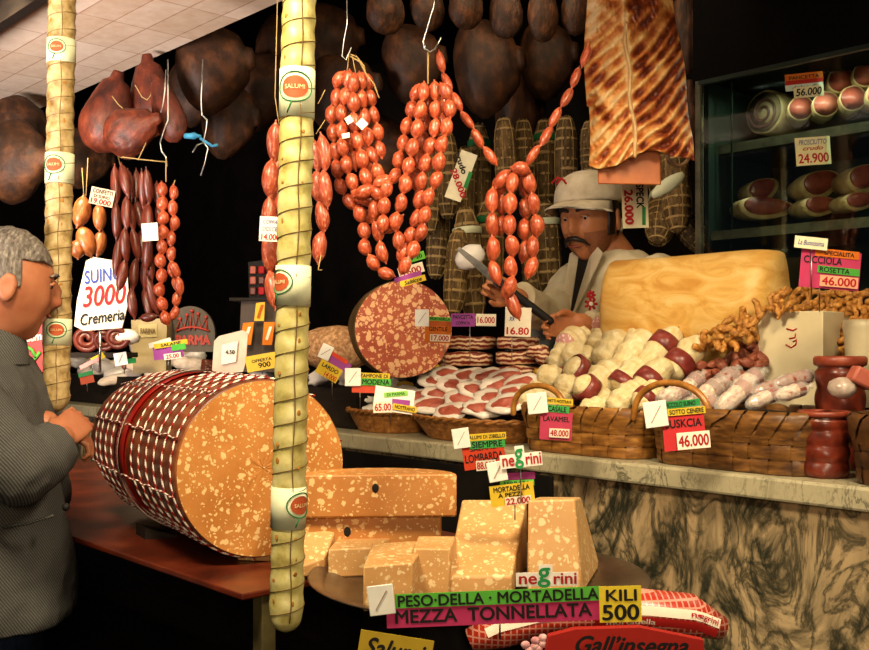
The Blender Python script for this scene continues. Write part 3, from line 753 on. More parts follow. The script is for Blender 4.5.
hams = [  # px, py, Y, w, h, tilt, red, words
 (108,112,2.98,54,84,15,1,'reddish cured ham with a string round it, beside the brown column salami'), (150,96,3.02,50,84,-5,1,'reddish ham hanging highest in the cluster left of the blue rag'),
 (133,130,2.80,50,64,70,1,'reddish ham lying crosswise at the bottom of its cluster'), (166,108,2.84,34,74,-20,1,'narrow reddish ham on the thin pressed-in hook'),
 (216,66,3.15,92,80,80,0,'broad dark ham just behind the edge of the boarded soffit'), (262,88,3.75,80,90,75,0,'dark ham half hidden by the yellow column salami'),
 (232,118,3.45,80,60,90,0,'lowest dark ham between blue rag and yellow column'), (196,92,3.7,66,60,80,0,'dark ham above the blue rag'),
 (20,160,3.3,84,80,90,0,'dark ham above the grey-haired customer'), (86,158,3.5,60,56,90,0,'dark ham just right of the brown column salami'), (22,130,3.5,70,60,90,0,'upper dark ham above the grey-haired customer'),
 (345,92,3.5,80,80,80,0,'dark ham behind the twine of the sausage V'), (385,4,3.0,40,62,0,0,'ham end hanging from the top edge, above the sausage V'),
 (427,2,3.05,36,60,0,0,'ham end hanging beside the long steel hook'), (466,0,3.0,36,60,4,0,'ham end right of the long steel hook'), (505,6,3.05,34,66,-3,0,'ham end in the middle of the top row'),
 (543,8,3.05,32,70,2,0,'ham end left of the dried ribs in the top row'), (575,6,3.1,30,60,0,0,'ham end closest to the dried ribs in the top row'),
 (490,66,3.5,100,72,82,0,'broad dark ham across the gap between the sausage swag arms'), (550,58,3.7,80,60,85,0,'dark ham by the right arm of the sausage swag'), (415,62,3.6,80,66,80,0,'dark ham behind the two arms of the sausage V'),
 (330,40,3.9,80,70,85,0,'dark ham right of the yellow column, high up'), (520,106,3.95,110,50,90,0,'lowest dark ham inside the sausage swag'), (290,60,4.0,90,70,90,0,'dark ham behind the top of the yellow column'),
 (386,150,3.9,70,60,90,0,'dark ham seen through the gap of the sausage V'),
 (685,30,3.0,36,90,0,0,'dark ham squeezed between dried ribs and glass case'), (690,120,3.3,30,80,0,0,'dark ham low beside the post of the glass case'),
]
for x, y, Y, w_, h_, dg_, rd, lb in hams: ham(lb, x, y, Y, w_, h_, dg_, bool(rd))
for pts, lb in (([(135,85),(142,97),(147,100),(151,95),(152,83)], 'string tied round the topmost reddish ham'), ([(112,96),(118,104),(127,112)], 'string across the reddish ham with the cord')):
    mb = MB(); mb.tube([P(x, y, 2.84) for x, y in pts], .0016, 6); mk('ham_string', mb, TWINE, label=lb, cat='string')

# ------------------------------------------------------------------ netted culatelli behind the seller
def netted_mesh(seed, fat=.5):
    mb = MB(); rings = []
    for i in range(33):
        t = i/32; z = .5-t; r = .5*(max(0.01, 1-abs(2*t-1)**3.2))**.5
        rings.append([Vector((r*k*math.cos(a), r*k*math.sin(a), z)) for a, k in [(2*PI*j/24, 1+.06*abs(math.sin(a_*6+.5))-.04+.05*abs(math.sin(t*PI*9))+.05*noise.noise(Vector((math.cos(a_), math.sin(a_), z*3+seed)))) for j, a_ in [(j, 2*PI*j/24) for j in range(24)]]])
    mb.loft(rings); b = mesh_of('netted_salami', mb, NETTED)
    mt_ = MB()
    for k in range(9):
        z = .44-.88*k/8; r = .5*(max(.01, 1-abs(2*z)**3.2))**.5*1.03
        mt_.tube([Vector((r*math.cos(a), r*math.sin(a), z)) for a in [2*PI*j/16 for j in range(16)]], .018, 4, closed=True)
    for k in range(6):
        a = k*PI/3; mt_.tube([Vector((.5*(max(.01, 1-abs(2*z)**3.2))**.5*1.03*math.cos(a), .5*(max(.01, 1-abs(2*z)**3.2))**.5*1.03*math.sin(a), z)) for z in [.48-.96*q/14 for q in range(15)]], .016, 4)
    return b, mesh_of('net', mt_, TWINE)
NM = [netted_mesh(1), netted_mesh(5)]
def netted(label, px, py, Y, w_, h_, deg=0, band=None):
    s = Y/FOC; b, n_ = NM[R.randrange(2)]
    rt = root('netted_salami', P(px, py, Y), label, 'netted salami', 'netted salamis hanging behind the seller', rot=(0, math.radians(deg), R.uniform(0, 3)))
    for nn, me in (('casing', b), ('net', n_)):
        o = bpy.data.objects.new(nn, me); COL.objects.link(o); o.parent = rt; o.scale = (w_*s, w_*s, h_*s)
    if band:
        mb = MB(); mb.lathe([(w_*s*.5*1.04, -.012), (w_*s*.5*1.07, -.01), (w_*s*.5*1.07, .01), (w_*s*.5*1.04, .012)], 20, Matrix.Translation((0, 0, h_*s*.28)), cap=False)
        mk('paper_band', mb, LABELG if band == 'g' else LABELP, rt, world=False, label='green band' if band == 'g' else 'pale band')
    return rt
nl = [(447,175,22,90,2),(464,190,20,88,-3),(480,172,22,100,2),(506,160,22,90,4),(524,158,20,80,-3),(545,165,22,96,3),(566,160,22,90,0),
      (470,265,28,120,6),(490,250,28,104,3),(456,272,22,90,8),(548,250,26,100,-4),(534,262,24,90,2),(590,150,20,60,0),(438,240,22,80,5),
      (660,175,26,80,-10),(676,190,28,90,10),(662,215,30,70,30),(682,150,26,60,-20),(430,190,20,90,0),(688,228,26,60,40)]
words = ['behind the tilted price card, highest','just right of the tilted price card','beside the left arm of the swag','behind the left swag strand','between the two swag arms','left of the white cap, with a green band','directly above the white cap peak','lowest big one left of the swag bunch','next to the knife tip','partly behind the purple tag','behind the seller arm','between swag bunch and seller','behind the white cap','nearest to the sausage V','right of the upright price card','in the tangle beside the glass case','slanting below the upright price card','just under the dried ribs','behind the right arm of the sausage V','lowest in the tangle by the case post']
for k, ((x, y, w_, h_, dg_), wd) in enumerate(zip(nl, words)):
    netted('grey-brown netted salami '+wd, x, y, 3.55+.12*(k % 3)-(.25 if k in (7, 8, 9) else 0)-(.35 if x > 640 else 0), w_, h_, dg_, {2:'g',5:'g',7:'p',8:'g',10:'p',14:'g',16:'p'}.get(k))
for x, y, Y, sx, sy, dg_, lab, mm in ((470,257,3.18,16,12,30,'crumpled white paper wrapped round the low netted salami', PORKW), (668,185,3.0,20,7,35,'pale oval tag lying on the netted salamis by the case', LABELP), (612,226,3.3,11,14,5,'pale wrapped bundle hanging behind the seller face', LABELP)):
    s = Y/FOC; mb = MB(); mb.sphere(P(x, y, Y), (sx*s, .02, sy*s), 14, 8, Matrix.Rotation(math.radians(-dg_), 3, 'Y'), f=lambda n: 1+.2*noise.noise(n*3))
    mk('paper_wrapping', mb, mm, label=lab, cat='wrapping')

# ------------------------------------------------------------------ dried ribs slab
def ribs():
    Yr = 2.42; s = Yr/FOC; rt = root('dried_rib_slab', P(640, -40, Yr), 'big reddish-gold slab of dried pork ribs hanging above the seller', 'ribs', rot=(0, 0, -.12))
    nx, nz = 110, 190; F = []; B = []; BN = []
    def spx(t): return 622+15*t**1.5
    for k in range(nz+1):
        t = k/nz; yy = -60+t*222
        xl = 586+2*math.sin(t*9)+(2 if t > .75 else 0); xr = 664+29*min(1, (t*1.12)**.9)+1.5*math.sin(t*14)
        rowF = []; rowB = []; sx_ = spx(t)
        for j in range(nx+1):
            u = j/nx; px = xl+(xr-xl)*u; d = (px-sx_)/(sx_-xl if px < sx_ else xr-sx_); fr = abs(d)
            base = .045*(1-fr**2)
            if d < 0: ph = (yy+.85*(px-sx_))*2*PI/14
            else: ph = (yy+.75*(px-sx_)+.006*(px-sx_)**2)*2*PI/15
            ph += 1.6*noise.noise(Vector((u*3, t*5, 1)))
            rid = .5+.5*math.sin(ph)
            low = min(1, max(.12, (t-.22)*3.5))
            amp = .014*min(1, fr*7)*min(1, (1-fr)*6+.1)*low
            spine = .010*math.exp(-(d/.10)**2)
            rough = .009*noise.noise(Vector((u*9, t*11, 2)))+.005*noise.noise(Vector((u*30, t*50, 2)))
            dep = base+rid**1.3*amp+spine+rough
            zz = yy+(7*math.sin(u*PI*2.3+.5)+4*noise.noise(Vector((u*6, 0, 5)))-8*u)*max(0, t-.8)*5
            rowF.append(P(px, zz, Yr-dep)); rowB.append(P(px, zz, Yr+.02))
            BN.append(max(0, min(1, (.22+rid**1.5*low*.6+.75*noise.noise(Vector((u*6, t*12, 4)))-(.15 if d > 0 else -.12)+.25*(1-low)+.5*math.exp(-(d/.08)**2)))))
        BN += [.2]*(nx+1)
        F.append(rowF); B.append(rowB)
    mb = MB(); rings = [f+b[::-1] for f, b in zip(F, B)]; mb.loft(rings)
    t = NT('dried_rib_meat'); co = t.coords(rnd=False)
    n1 = t.noise(co, 60, 5, .6, .8); at = t.new('ShaderNodeAttribute'); at.attribute_name = 'bone'
    ad = t.new('ShaderNodeMath', operation='MULTIPLY_ADD'); t.link(n1, ad.inputs[0]); ad.inputs[1].default_value = .7; t.link(at.outputs['Fac'], ad.inputs[2])
    sb = t.new('ShaderNodeMath', operation='SUBTRACT'); t.link(ad.outputs[0], sb.inputs[0]); sb.inputs[1].default_value = .35
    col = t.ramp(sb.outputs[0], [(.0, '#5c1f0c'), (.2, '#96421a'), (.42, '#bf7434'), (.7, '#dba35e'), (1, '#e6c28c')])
    t.bump(n1, .5, .003); m = t.done(col, .36, .5)
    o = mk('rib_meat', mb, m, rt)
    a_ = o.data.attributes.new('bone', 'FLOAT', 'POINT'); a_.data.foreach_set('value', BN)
    mb = MB(); q = [(597, 145), (660, 143), (661, 185), (598, 184)]
    mb.hexa([P(q[3][0], q[3][1], Yr-.004), P(q[2][0], q[2][1], Yr-.004), P(q[1][0], q[1][1], Yr-.004), P(q[0][0], q[0][1], Yr-.004)]+[P(q[i][0], q[i][1], Yr+.014) for i in (3, 2, 1, 0)])
    mk('rind_skin', mb, nm('orange_rind', [(.3, '#9c4c1c'), (.7, '#b9682c')], 20, .5, .15), rt, bevel=.003, label='smooth orange rind sticking out below the ribs')
    mb = MB(); mb.tube([P(spx((y+60)/222)+1.5*math.sin(y*.11), y, Yr-.060) for y in range(24, 158, 6)], .0045, 8, round_ends=True)
    mk('spine_ridge', mb, nm('pale_fat', [(.3, '#b98a52'), (.7, '#dcb47c')], 40, .4), rt, label='pale strip of fat along the spine')
ribs()
mb = MB(); mb.tube([P(678+11*math.cos(t), 153+13*math.sin(t), 2.9) for t in [2*PI*i/24 for i in range(24)]], .006, 6, closed=True)
mk('dried_tripe_loop', mb, nm('loop', [(.3, '#4c3018'), (.7, '#8a6236')], 30), label='brown loop of dried casing hanging under the rib slab', cat='casing')

# ------------------------------------------------------------------ people
def gauss(n, c, s): 
    return math.exp(-((n-Vector(c).normalized()).length/s)**2)
def head_points(seg=72, rings=60, r=(.074, .093, .118), inflate=0, age=0):
    """a head looking along -Y, centred between ears; returns ring lists"""
    out = []
    for i in range(rings+1):
        th = PI*(i+.02)/(rings+.04); ring = []
        for j in range(seg):
            a = 2*PI*j/seg; n = Vector((math.sin(th)*math.cos(a), math.sin(th)*math.sin(a), -math.cos(th)))
            p = Vector((n.x*r[0], n.y*r[1], n.z*r[2]))
            if n.z < 0:                                     # jaw narrows, neck side recedes
                k = -n.z; p.x *= 1-.26*k**1.6
                if n.y > 0: p.y *= 1-.25*k
                else: p.y *= 1-.06*k
            front = max(0, -n.y)
            k = 0
            k += .026*gauss(n, (0, -1, -.16), .11)+.016*gauss(n, (0, -1, .02), .10)+.010*gauss(n, (0, -1, .12), .10)      # nose
            for sx in (-1, 1):
                k += .007*gauss(n, (sx*.12, -1, -.20), .09)         # nostrils
                k += -.011*gauss(n, (sx*.36, -1, .07), .15)         # eye sockets
                k += .006*gauss(n, (sx*.36, -1, .27), .17)          # brows
                k += .005*gauss(n, (sx*.55, -.85, -.18), .24)       # cheeks
                k += .004*gauss(n, (sx*.55, -.6, -.62), .24)       # jaw corners
            k += .006*gauss(n, (0, -1, -.44), .15)+.005*gauss(n, (.0, -1, -.56), .13)-.006*gauss(n, (0, -1, -.50), .045)-.005*gauss(n, (0, -1, -.66), .12)
            k += .014*gauss(n, (0, -.85, -.95), .26)             # chin
            p += n*k+n*inflate
            ring.append(p)
        out.append(ring)
    return out
def ears(mb, T):
    for sx in (-1, 1):
        m = Matrix.Rotation(sx*.35, 3, 'Z')
        def f(n): return 1
        rings = []
        for i in range(13):
            th = PI*(i+.05)/12.1; ring = []
            for j in range(18):
                a = 2*PI*j/18; n = Vector((math.sin(th)*math.cos(a), math.sin(th)*math.sin(a), -math.cos(th)))
                p = Vector((n.x*.011, n.y*.019*(1+.2*n.z), n.z*.031))
                if n.x*sx > .3: p.x -= sx*.007*math.exp(-((n.y)**2+(n.z-.1)**2)/.25)
                p = m @ p; p += Vector((sx*.078, .012, -.008)); ring.append(T @ p)
            rings.append(ring)
        mb.loft(rings)
def partial(rings, keep, T, off=0):
    mb = MB(); n = len(rings[0]); idx = {}
    for i in range(len(rings)-1):
        for j in range(n):
            q = [(i, j), (i, (j+1) % n), (i+1, (j+1) % n), (i+1, j)]
            c = sum((rings[a][b] for a, b in q), Vector())/4
            if keep(c):
                f = []
                for k in q:
                    if k not in idx: idx[k] = len(mb.v); mb.v.append(T @ rings[k[0]][k[1]])
                    f.append(idx[k])
                mb.f.append(f); mb.mi.append(0)
    return mb
def face_parts(body, T, look, eye, hair, brow_w=.004, stache=None):
    for sx in (-1, 1):
        mb = MB(); mb.sphere(T @ Vector((sx*.030, -.0730, .010)), .0108, 16, 12)
        mk('eye', mb, flat('eye_white', '#d8cfc0', .25, .6), body, label='eye')
        mb = MB(); c = Vector((sx*.030, -.0730, .010))+Vector(look).normalized()*.0095; mb.sphere(T @ c, (.0048, .0048, .0048), 12, 8)
        mk('iris', mb, flat(eye+'_iris', '#1d120c', .2, .6), body)
        mb = MB(); pts = [T @ Vector((sx*x, y, z)) for x, y, z in ((.014, -.0925, .028), (.026, -.094, .033), (.038, -.088, .033), (.044, -.076, .028))]
        mb.tube(pts, [brow_w*.8, brow_w*1.1, brow_w, brow_w*.5], 8, round_ends=True); mk('eyebrow', mb, hair, body)
        mb = MB(); pts = [T @ Vector((sx*x, y, z)) for x, y, z in ((.018, -.0835, .010), (.025, -.0870, .0145), (.034, -.0860, .0145), (.042, -.0795, .010))]
        mb.tube(pts, [.002, .0042, .0042, .002], 8); mk('eyelid', mb, hair if False else SKIN2 if stache else SKIN1, body)
def hand_mb(mb, T, s=1.0, curl=.6, side=1):
    """palm along +Z from the wrist, palm facing -Y, thumb on side*X"""
    rings = []
    for z, w_, t_ in ((-.03, .026, .021), (0, .028, .020), (.02, .036, .018), (.05, .043, .017), (.08, .043, .014), (.092, .038, .010)):
        rings.append([T @ (Vector((w_*math.cos(a), t_*math.sin(a), z))*s) for a in [2*PI*j/18 for j in range(18)]])
    mb.loft(rings)
    for k, (x, l, r) in enumerate(((.031, .070, .0090), (.0105, .080, .0093), (-.0105, .074, .0088), (-.030, .058, .0078))):
        x *= side; p = Vector((x, .0, .080)); pts = [p.copy()]; a = curl*.35
        for seg_, f in ((.45, 1), (.30, 1.3), (.25, 1.0)):
            for h in range(2):
                d = Vector((x*.8*(1 if h else 1)*.25, -math.sin(a), math.cos(a))).normalized(); p = p+d*l*seg_*.5; pts.append(p.copy())
            a += curl*f
        n = len(pts); mb.tube([T @ (q*s) for q in pts], [r*s*(1-.28*i/(n-1)) for i in range(n)], 10, round_ends=True)
    pts = [Vector((side*.022, 0, .015)), Vector((side*.043, -.012, .038)), Vector((side*.050, -.026, .060)), Vector((side*.046, -.040, .078))]
    mb.tube([T @ (q*s) for q in pts], [.013*s, .0115*s, .0098*s, .0082*s], 10, round_ends=True)
def frame(loc, zdir, ydir=(0, 1, 0)):
    z = Vector(zdir).normalized(); y = Vector(ydir); y = (y-z*y.dot(z)).normalized(); x = y.cross(z)
    m = Matrix((x, y, z)).transposed().to_4x4(); m.translation = Vector(loc); return m
def oval(c, rx, ry, yaw=0, n=28, sq=2.4, z=None):
    out = []
    for j in range(n):
        a = 2*PI*j/n; x = rx*math.copysign(abs(math.cos(a))**(2/sq), math.cos(a)); y = ry*math.copysign(abs(math.sin(a))**(2/sq), math.sin(a))
        out.append(Vector(c)+Matrix.Rotation(yaw, 3, 'Z') @ Vector((x, y, 0)))
    return out
def torso_loft(mb, secs, yaw, base, n=32):
    mb.loft([oval(base+Vector(c), rx, ry, yaw, n) for c, rx, ry in secs])

# ---- the customer: grey-haired man in a tweed jacket, seen from behind his left shoulder, facing the stall to the right
def customer():
    Yc = 2.12; hc = P(6, 286, Yc); yaw = math.radians(124)          # face turned to +X and a little away
    by = math.radians(95)
    gx, gy = hc.x-.065, Yc+.02
    rt = root('person', (gx, gy, 0), 'grey-haired man in a grey tweed jacket standing at the red table', 'person')
    Rm = Matrix.Rotation(yaw, 4, 'Z') @ Matrix.Rotation(math.radians(6), 4, 'X')
    T = Matrix.Translation(hc) @ Rm @ Matrix.Scale(1.02, 4)
    B = Vector((gx, gy, 0)); fwd = Matrix.Rotation(by, 3, 'Z') @ Vector((0, -1, 0)); lat = Matrix.Rotation(by, 3, 'Z') @ Vector((1, 0, 0))  # lat = his left -> towards?
    mb = MB(); mb.loft([[T @ p for p in r] for r in head_points()]); ears(mb, T)
    neck0 = hc+Vector((0, 0, -.06))-fwd*.02; neck1 = B+Vector((0, 0, 1.41))
    mb.tube([neck0, (neck0+neck1)/2, neck1], [.056, .056, .066], 24)
    torso_loft(mb, [((0, 0, .80), .15, .10), ((0, 0, 1.0), .15, .10), ((0, 0, 1.25), .17, .11), ((0, 0, 1.38), .16, .09), ((0, 0, 1.43), .08, .07)], by, B)
    for sx in (-1, 1):
        hip = B+lat*sx*.085+Vector((0, 0, .86)); kn = B+lat*sx*.09+fwd*.02+Vector((0, 0, .46)); an = B+lat*sx*.09+Vector((0, 0, .09))
        mb.tube([hip, kn, an, an+fwd*.02+Vector((0, 0, -.03))], [.085, .058, .04, .04], 18, round_ends=True)
        mb.tube([an-fwd*.02+Vector((0, 0, -.05)), an+fwd*.13+Vector((0, 0, -.055))], [.035, .03], 14, round_ends=True)
    # near arm (the one towards the camera): sleeve ends at the hand on the pole side
    near = -1 if (lat*-1).y < 0 else 1
    sh = B+lat*near*.19+Vector((0, 0, 1.36)); el = P(20, 470, 1.93); wr = P(60, 440, 2.06)
    sh2 = B-lat*near*.19+Vector((0, 0, 1.36)); el2 = B-lat*near*.22+fwd*.07+Vector((0, 0, 1.10)); wr2 = P(46, 424, 2.15)
    mb.tube([sh, el], [.05, .042], 16, round_ends=True); mb.tube([el, wr], [.040, .030], 16, round_ends=True)
    mb.tube([sh2, el2], [.05, .042], 16, round_ends=True); mb.tube([el2, wr2], [.040, .030], 16, round_ends=True)
    hand_mb(mb, frame(wr, Vector((.22, .70, .45)), (.6, -1, .5)), .86, 1.25, 1)
    hand_mb(mb, frame(wr2, Vector((.5, .1, -.2)), (.4, 0, 1)), .90, .8, -1)
    body = mk('body', mb, SKIN1, rt, remesh=.0042, label='ruddy skin of face and hands')
    hairm = nm('grey_hair', [(.3, '#3d3733'), (.55, '#6e655e'), (.75, '#a39a90')], 60, .6, .9, .3, stretch=(3, 1, 1), bdist=.004)
    face_parts(body, T, (0, -1, -.25), 'dark', hairm)
    def keep(c):
        return (c.z > .055 and c.y > -.085+.25*max(0, .075-c.z)) or (c.y > -.012 and c.z > -.004 and abs(c.x) > .0) or (c.y > .035 and c.z > -.062)
    rings = head_points(140, 110, inflate=.007)
    for i, r_ in enumerate(rings):
        for p in r_:
            p += p.normalized()*(.0035*noise.noise(p*30)+.002*noise.noise(Vector((p.x*30, p.y*90, p.z*90))))
    hb = partial(rings, keep, T)
    o = mk('hair', hb, hairm, rt, label='short wavy grey hair'); sd = o.modifiers.new('thick', 'SOLIDIFY'); sd.thickness = .012; sd.offset = -1
    mb = MB(); mb.tube([T @ Vector((x, -.087-.004*(1-abs(x)/.02), -.052-.0)) for x in (-.020, -.010, 0, .010, .020)], [.0025, .004, .0042, .004, .0025], 8, round_ends=True)
    mk('lips', mb, flat('lips', '#8a3c2c', .4), body)
    # jacket
    tw = NT('grey_tweed'); co = tw.coords(rnd=False)
    wv = tw.new('ShaderNodeTexWave'); tw.link(co, wv.inputs[0]); wv.inputs['Scale'].default_value = 75; wv.inputs['Distortion'].default_value = .6; wv.bands_direction = 'DIAGONAL'
    c1 = tw.ramp(wv.outputs['Fac'], [(.25, '#26292a'), (.7, '#676664')]); c2 = tw.mix(tw.noise(co, 260, 2), c1, '#4c4a46')
    tw.bump(wv.outputs['Fac'], .3, .001); TW = tw.done(c2, .9, .1)
    mb = MB()
    torso_loft(mb, [((0, 0, .865), .205, .188), ((0, 0, .89), .208, .192), ((0, 0, .98), .20, .188), ((0, 0, 1.12), .195, .165), ((0, 0, 1.25), .205, .15), ((0, 0, 1.36), .21, .128), ((0, 0, 1.41), .17, .10), ((0, 0, 1.44), .085, .08)], by, B, 40)
    mb.tube([sh-Vector((0, 0, .005)), sh.lerp(el, .3), sh.lerp(el, .6), el], [.082, .082, .078, .070], 24, round_ends=True)
    cu = el.lerp(wr, .86); mb.tube([el, el.lerp(wr, .4), cu], [.066, .066, .052], 24, round_ends=False)
    mb.tube([sh2, el2], [.078, .062], 20, round_ends=True); mb.tube([el2, el2.lerp(wr2, .85)], [.06, .046], 20)
    jk = mk('jacket', mb, TW, rt, remesh=.006, label='grey tweed jacket')
    tx = bpy.data.textures.new('folds', 'CLOUDS'); tx.noise_scale = .11; dm = jk.modifiers.new('folds', 'DISPLACE'); dm.texture = tx; dm.strength = .022; dm.mid_level = .5
    mb = MB(); k = B+Vector((0, 0, 1.39))                           # shirt collar and jacket collar
    for rr, z0, z1, mat_, nm_ in ((.074, .015, .055, flat('dark_shirt', '#3c2f30', .8), 'shirt_collar'), (.090, .0, .042, TW, 'jacket_collar')):
        mb = MB(); cc = neck0.lerp(neck1, .72)
        mb.loft([oval(cc+Vector((0, 0, z)), r1*.92, r1*.9, yaw, 28, 2) for z, r1 in ((z0-.03, rr+.012), (z1, rr), (z1+.004, rr-.006), (z0-.03, rr-.004))], cap=False)
        mk(nm_, mb, mat_, rt)
    mb = MB(); pc = B+lat*near*.15+fwd*.055; 
    pk = [P(8, 524, 1.925), P(54, 515, 1.955), P(54, 520, 1.955), P(8, 530, 1.925)]
    mb.tube([P(5, 527, 1.958), P(30, 523, 1.955), P(52, 516, 1.965)], .005, 8, round_ends=True, flat=.6); mk('pocket_flap', mb, TW, jk)
    mb = MB(); mb.sphere(P(66, 507, 1.985), .008, 12, 8); mk('button', mb, INK, jk)
    jeans = nm('blue_trousers', [(.3, '#141c2e'), (.7, '#27324a')], 50, .85, .3, .1)
    mb = MB()
    torso_loft(mb, [((0, 0, .72), .165, .12), ((0, 0, .98), .165, .12)], by, B)
    for sx in (-1, 1):
        hip = B+lat*sx*.085+Vector((0, 0, .82)); an = B+lat*sx*.09+Vector((0, 0, .10))
        mb.tube([hip, hip.lerp(an, .5), an], [.105, .085, .068], 20)
    mk('trousers', mb, jeans, rt, remesh=.007)
    for sx in (-1, 1):
        mb = MB(); an = B+lat*sx*.09+Vector((0, 0, .045)); mb.tube([an-fwd*.04, an+fwd*.05, an+fwd*.14], [.045, .045, .04], 16, round_ends=True, flat=.9); mk('shoe', mb, INK, rt)
customer()

# ---- the seller: white coat, white cap, dark moustache, looking down to his right (photo left)
def seller():
    Ys = 3.20; yaw = math.radians(-38)
    hc = P(590, 219, Ys); rt = root('person', (P(612, 300, Ys).x, Ys+.03, .16), 'moustached seller in white coat and white peaked cap behind the counter', 'person')
    T = Matrix.Translation(hc) @ Matrix.Rotation(yaw, 4, 'Z') @ Matrix.Rotation(math.radians(10), 4, 'X') @ Matrix.Scale(1.17, 4)
    fwd = Matrix.Rotation(yaw, 3, 'Z') @ Vector((0, -1, 0))
    bx = P(618, 300, Ys).x; B = Vector((bx, Ys+.04, 0)); by = math.radians(-56); lat = Matrix.Rotation(by, 3, 'Z') @ Vector((1, 0, 0)); bf = Matrix.Rotation(by, 3, 'Z') @ Vector((0, -1, 0))
    top = CZ+(HY-262)/FOC*Ys     # shoulder level
    mb = MB(); mb.loft([[T @ p for p in r] for r in head_points()]); ears(mb, T)
    n1 = B+Vector((0, 0, top+.01)); mb.tube([hc+Vector((.02, .02, -.05)), hc.lerp(n1, .55)+Vector((.01, .015, 0)), n1], [.056, .058, .068], 24)
    torso_loft(mb, [((0, 0, .95), .15, .10), ((0, 0, top-.4), .15, .10), ((0, 0, top-.15), .17, .11), ((0, 0, top-.04), .16, .09), ((0, 0, top+.01), .08, .07)], by, B)
    for sx in (-1, 1):
        hip = B+lat*sx*.085+Vector((0, 0, .98)); an = B+lat*sx*.09+Vector((0, 0, .25))
        mb.tube([hip, hip.lerp(an, .5), an], [.085, .058, .04], 18, round_ends=True); mb.tube([an+Vector((0, 0, -.05)), an+bf*.14+Vector((0, 0, -.055))], [.033, .03], 14, round_ends=True)
    shR = B-lat*.19+Vector((0, 0, top-.06)); elR = P(545, 342, Ys-.02); wrR = P(516, 297, Ys-.24)       # his right arm, towards the knife
    elR = P(548, 318, Ys-.02)
    shL = B+lat*.19+Vector((0, 0, top-.06)); elL = P(640, 352, Ys-.16); wrL = P(578, 322, Ys-.27)
    for s_, e_, w_ in ((shR, elR, wrR), (shL, elL, wrL)):
        mb.tube([s_, e_], [.05, .042], 16, round_ends=True); mb.tube([e_, w_], [.040, .029], 16, round_ends=True)
    hand_mb(mb, frame(wrL, Vector((-.8, -.1, -.12)), (0, .9, .3)), .9, .8, 1)
    hand_mb(mb, frame(wrR, Vector((-.75, -.15, .35)), (0, 1, .2)), .9, 1.0, -1)
    body = mk('body', mb, SKIN2, rt, remesh=.0042, label='tanned skin of face and hands')
    hairm = nm('dark_hair', [(.3, '#120c08'), (.7, '#2c1d14')], 60, .45, .8, .4, stretch=(3, 1, 1), bdist=.003)
    face_parts(body, T, (.05, -1, -.45), 'brown', hairm, .0062, True)
    rings = head_points(120, 100, inflate=.006)
    for r_ in rings:
        for p in r_: p += p.normalized()*(.004*noise.noise(p*40))
    hb = partial(rings, lambda c: (c.z > .02 and c.y > -.035) or (c.y > .0 and c.z > -.01) or (c.y > .03 and c.z > -.07) or (-.03 < c.y < 0 and -.045 < c.z and abs(c.x) > .05), T)
    o = mk('hair', hb, hairm, rt, label='short dark hair and sideburns'); sd = o.modifiers.new('thick', 'SOLIDIFY'); sd.thickness = .010; sd.offset = -1
    mb = MB(); mb.tube([T @ Vector(p) for p in ((-.036, -.079, -.066), (-.026, -.0935, -.053), (-.012, -.1035, -.0455), (0, -.105, -.044), (.012, -.1035, -.0455), (.026, -.0935, -.053), (.036, -.079, -.066))], [.003, .0065, .0085, .008, .0085, .0065, .003], 10, round_ends=True)
    mk('moustache', mb, hairm, body, label='thick dark moustache')
    mb = MB(); mb.tube([T @ Vector((x, -.0925-.006*(1-abs(x)/.02), -.066)) for x in (-.018, -.009, 0, .009, .018)], [.0025, .0045, .005, .0045, .0025], 8, round_ends=True)
    mk('lips', mb, flat('lips_dark', '#8a4232', .4), body)
    st = partial(head_points(inflate=.0012), lambda c: c.z < -.03 and c.z > -.115 and c.y < .0 and abs(c.x) > .022 and c.z < -.02-.4*max(0, .06-abs(c.x)), T)
    mk('stubble', st, nm('stubble_skin', [(.3, '#7a4a32'), (.7, '#966042')], 200, .7, .2, .2), body, label='dark stubble on the jaw')
    # cap
    WH = nm('cap_cloth', [(.3, '#b5a58a'), (.7, '#d8cbb0')], 20, .75, .2, .2)
    rg = [[p*1.0 for p in r] for r in head_points(inflate=.016)]
    for r_ in rg:
        for p in r_:
            if p.z > .04: p.z += .014*(1-(Vector((p.x, p.y, 0)).length/.11)**2)
    def blank(p): return p
    hat = MB(); crown = []
    for i in range(14):
        t = i/13; z = .045+t*.090; k = math.sqrt(max(.0, 1-(t**2.6))) if t < 1 else .02
        crown.append([T @ (Matrix.Rotation(-.10, 3, 'X') @ Vector((.093*max(k, .02)*math.cos(a), .004+.112*max(k, .02)*math.sin(a), z))) for a in [2*PI*j/40 for j in range(40)]])
    hat.loft(crown, mi=0)
    cap = mk('cap', hat, WH, rt, label='white peaked cap with red rear half')
    back = MB(); cr2 = []
    for i in range(14):
        t = i/13; z = .0455+t*.091; k = math.sqrt(max(.0, 1-(t**2.6))) if t < 1 else .02
        cr2.append([T @ (Matrix.Rotation(-.10, 3, 'X') @ Vector((.0955*max(k, .02)*math.cos(a), .004+.1145*max(k, .02)*math.sin(a), z))) for a in [math.radians(18)+math.radians(144)*j/24 for j in range(25)]])
    back.loft(cr2, closed=False, cap=False); mk('red_panel', back, nm('cap_red', [(.3, '#8a2414'), (.7, '#b33a20')], 30, .7), cap, label='red cloth panel')
    pk = MB(); up_ = []; lo_ = []
    rows = []
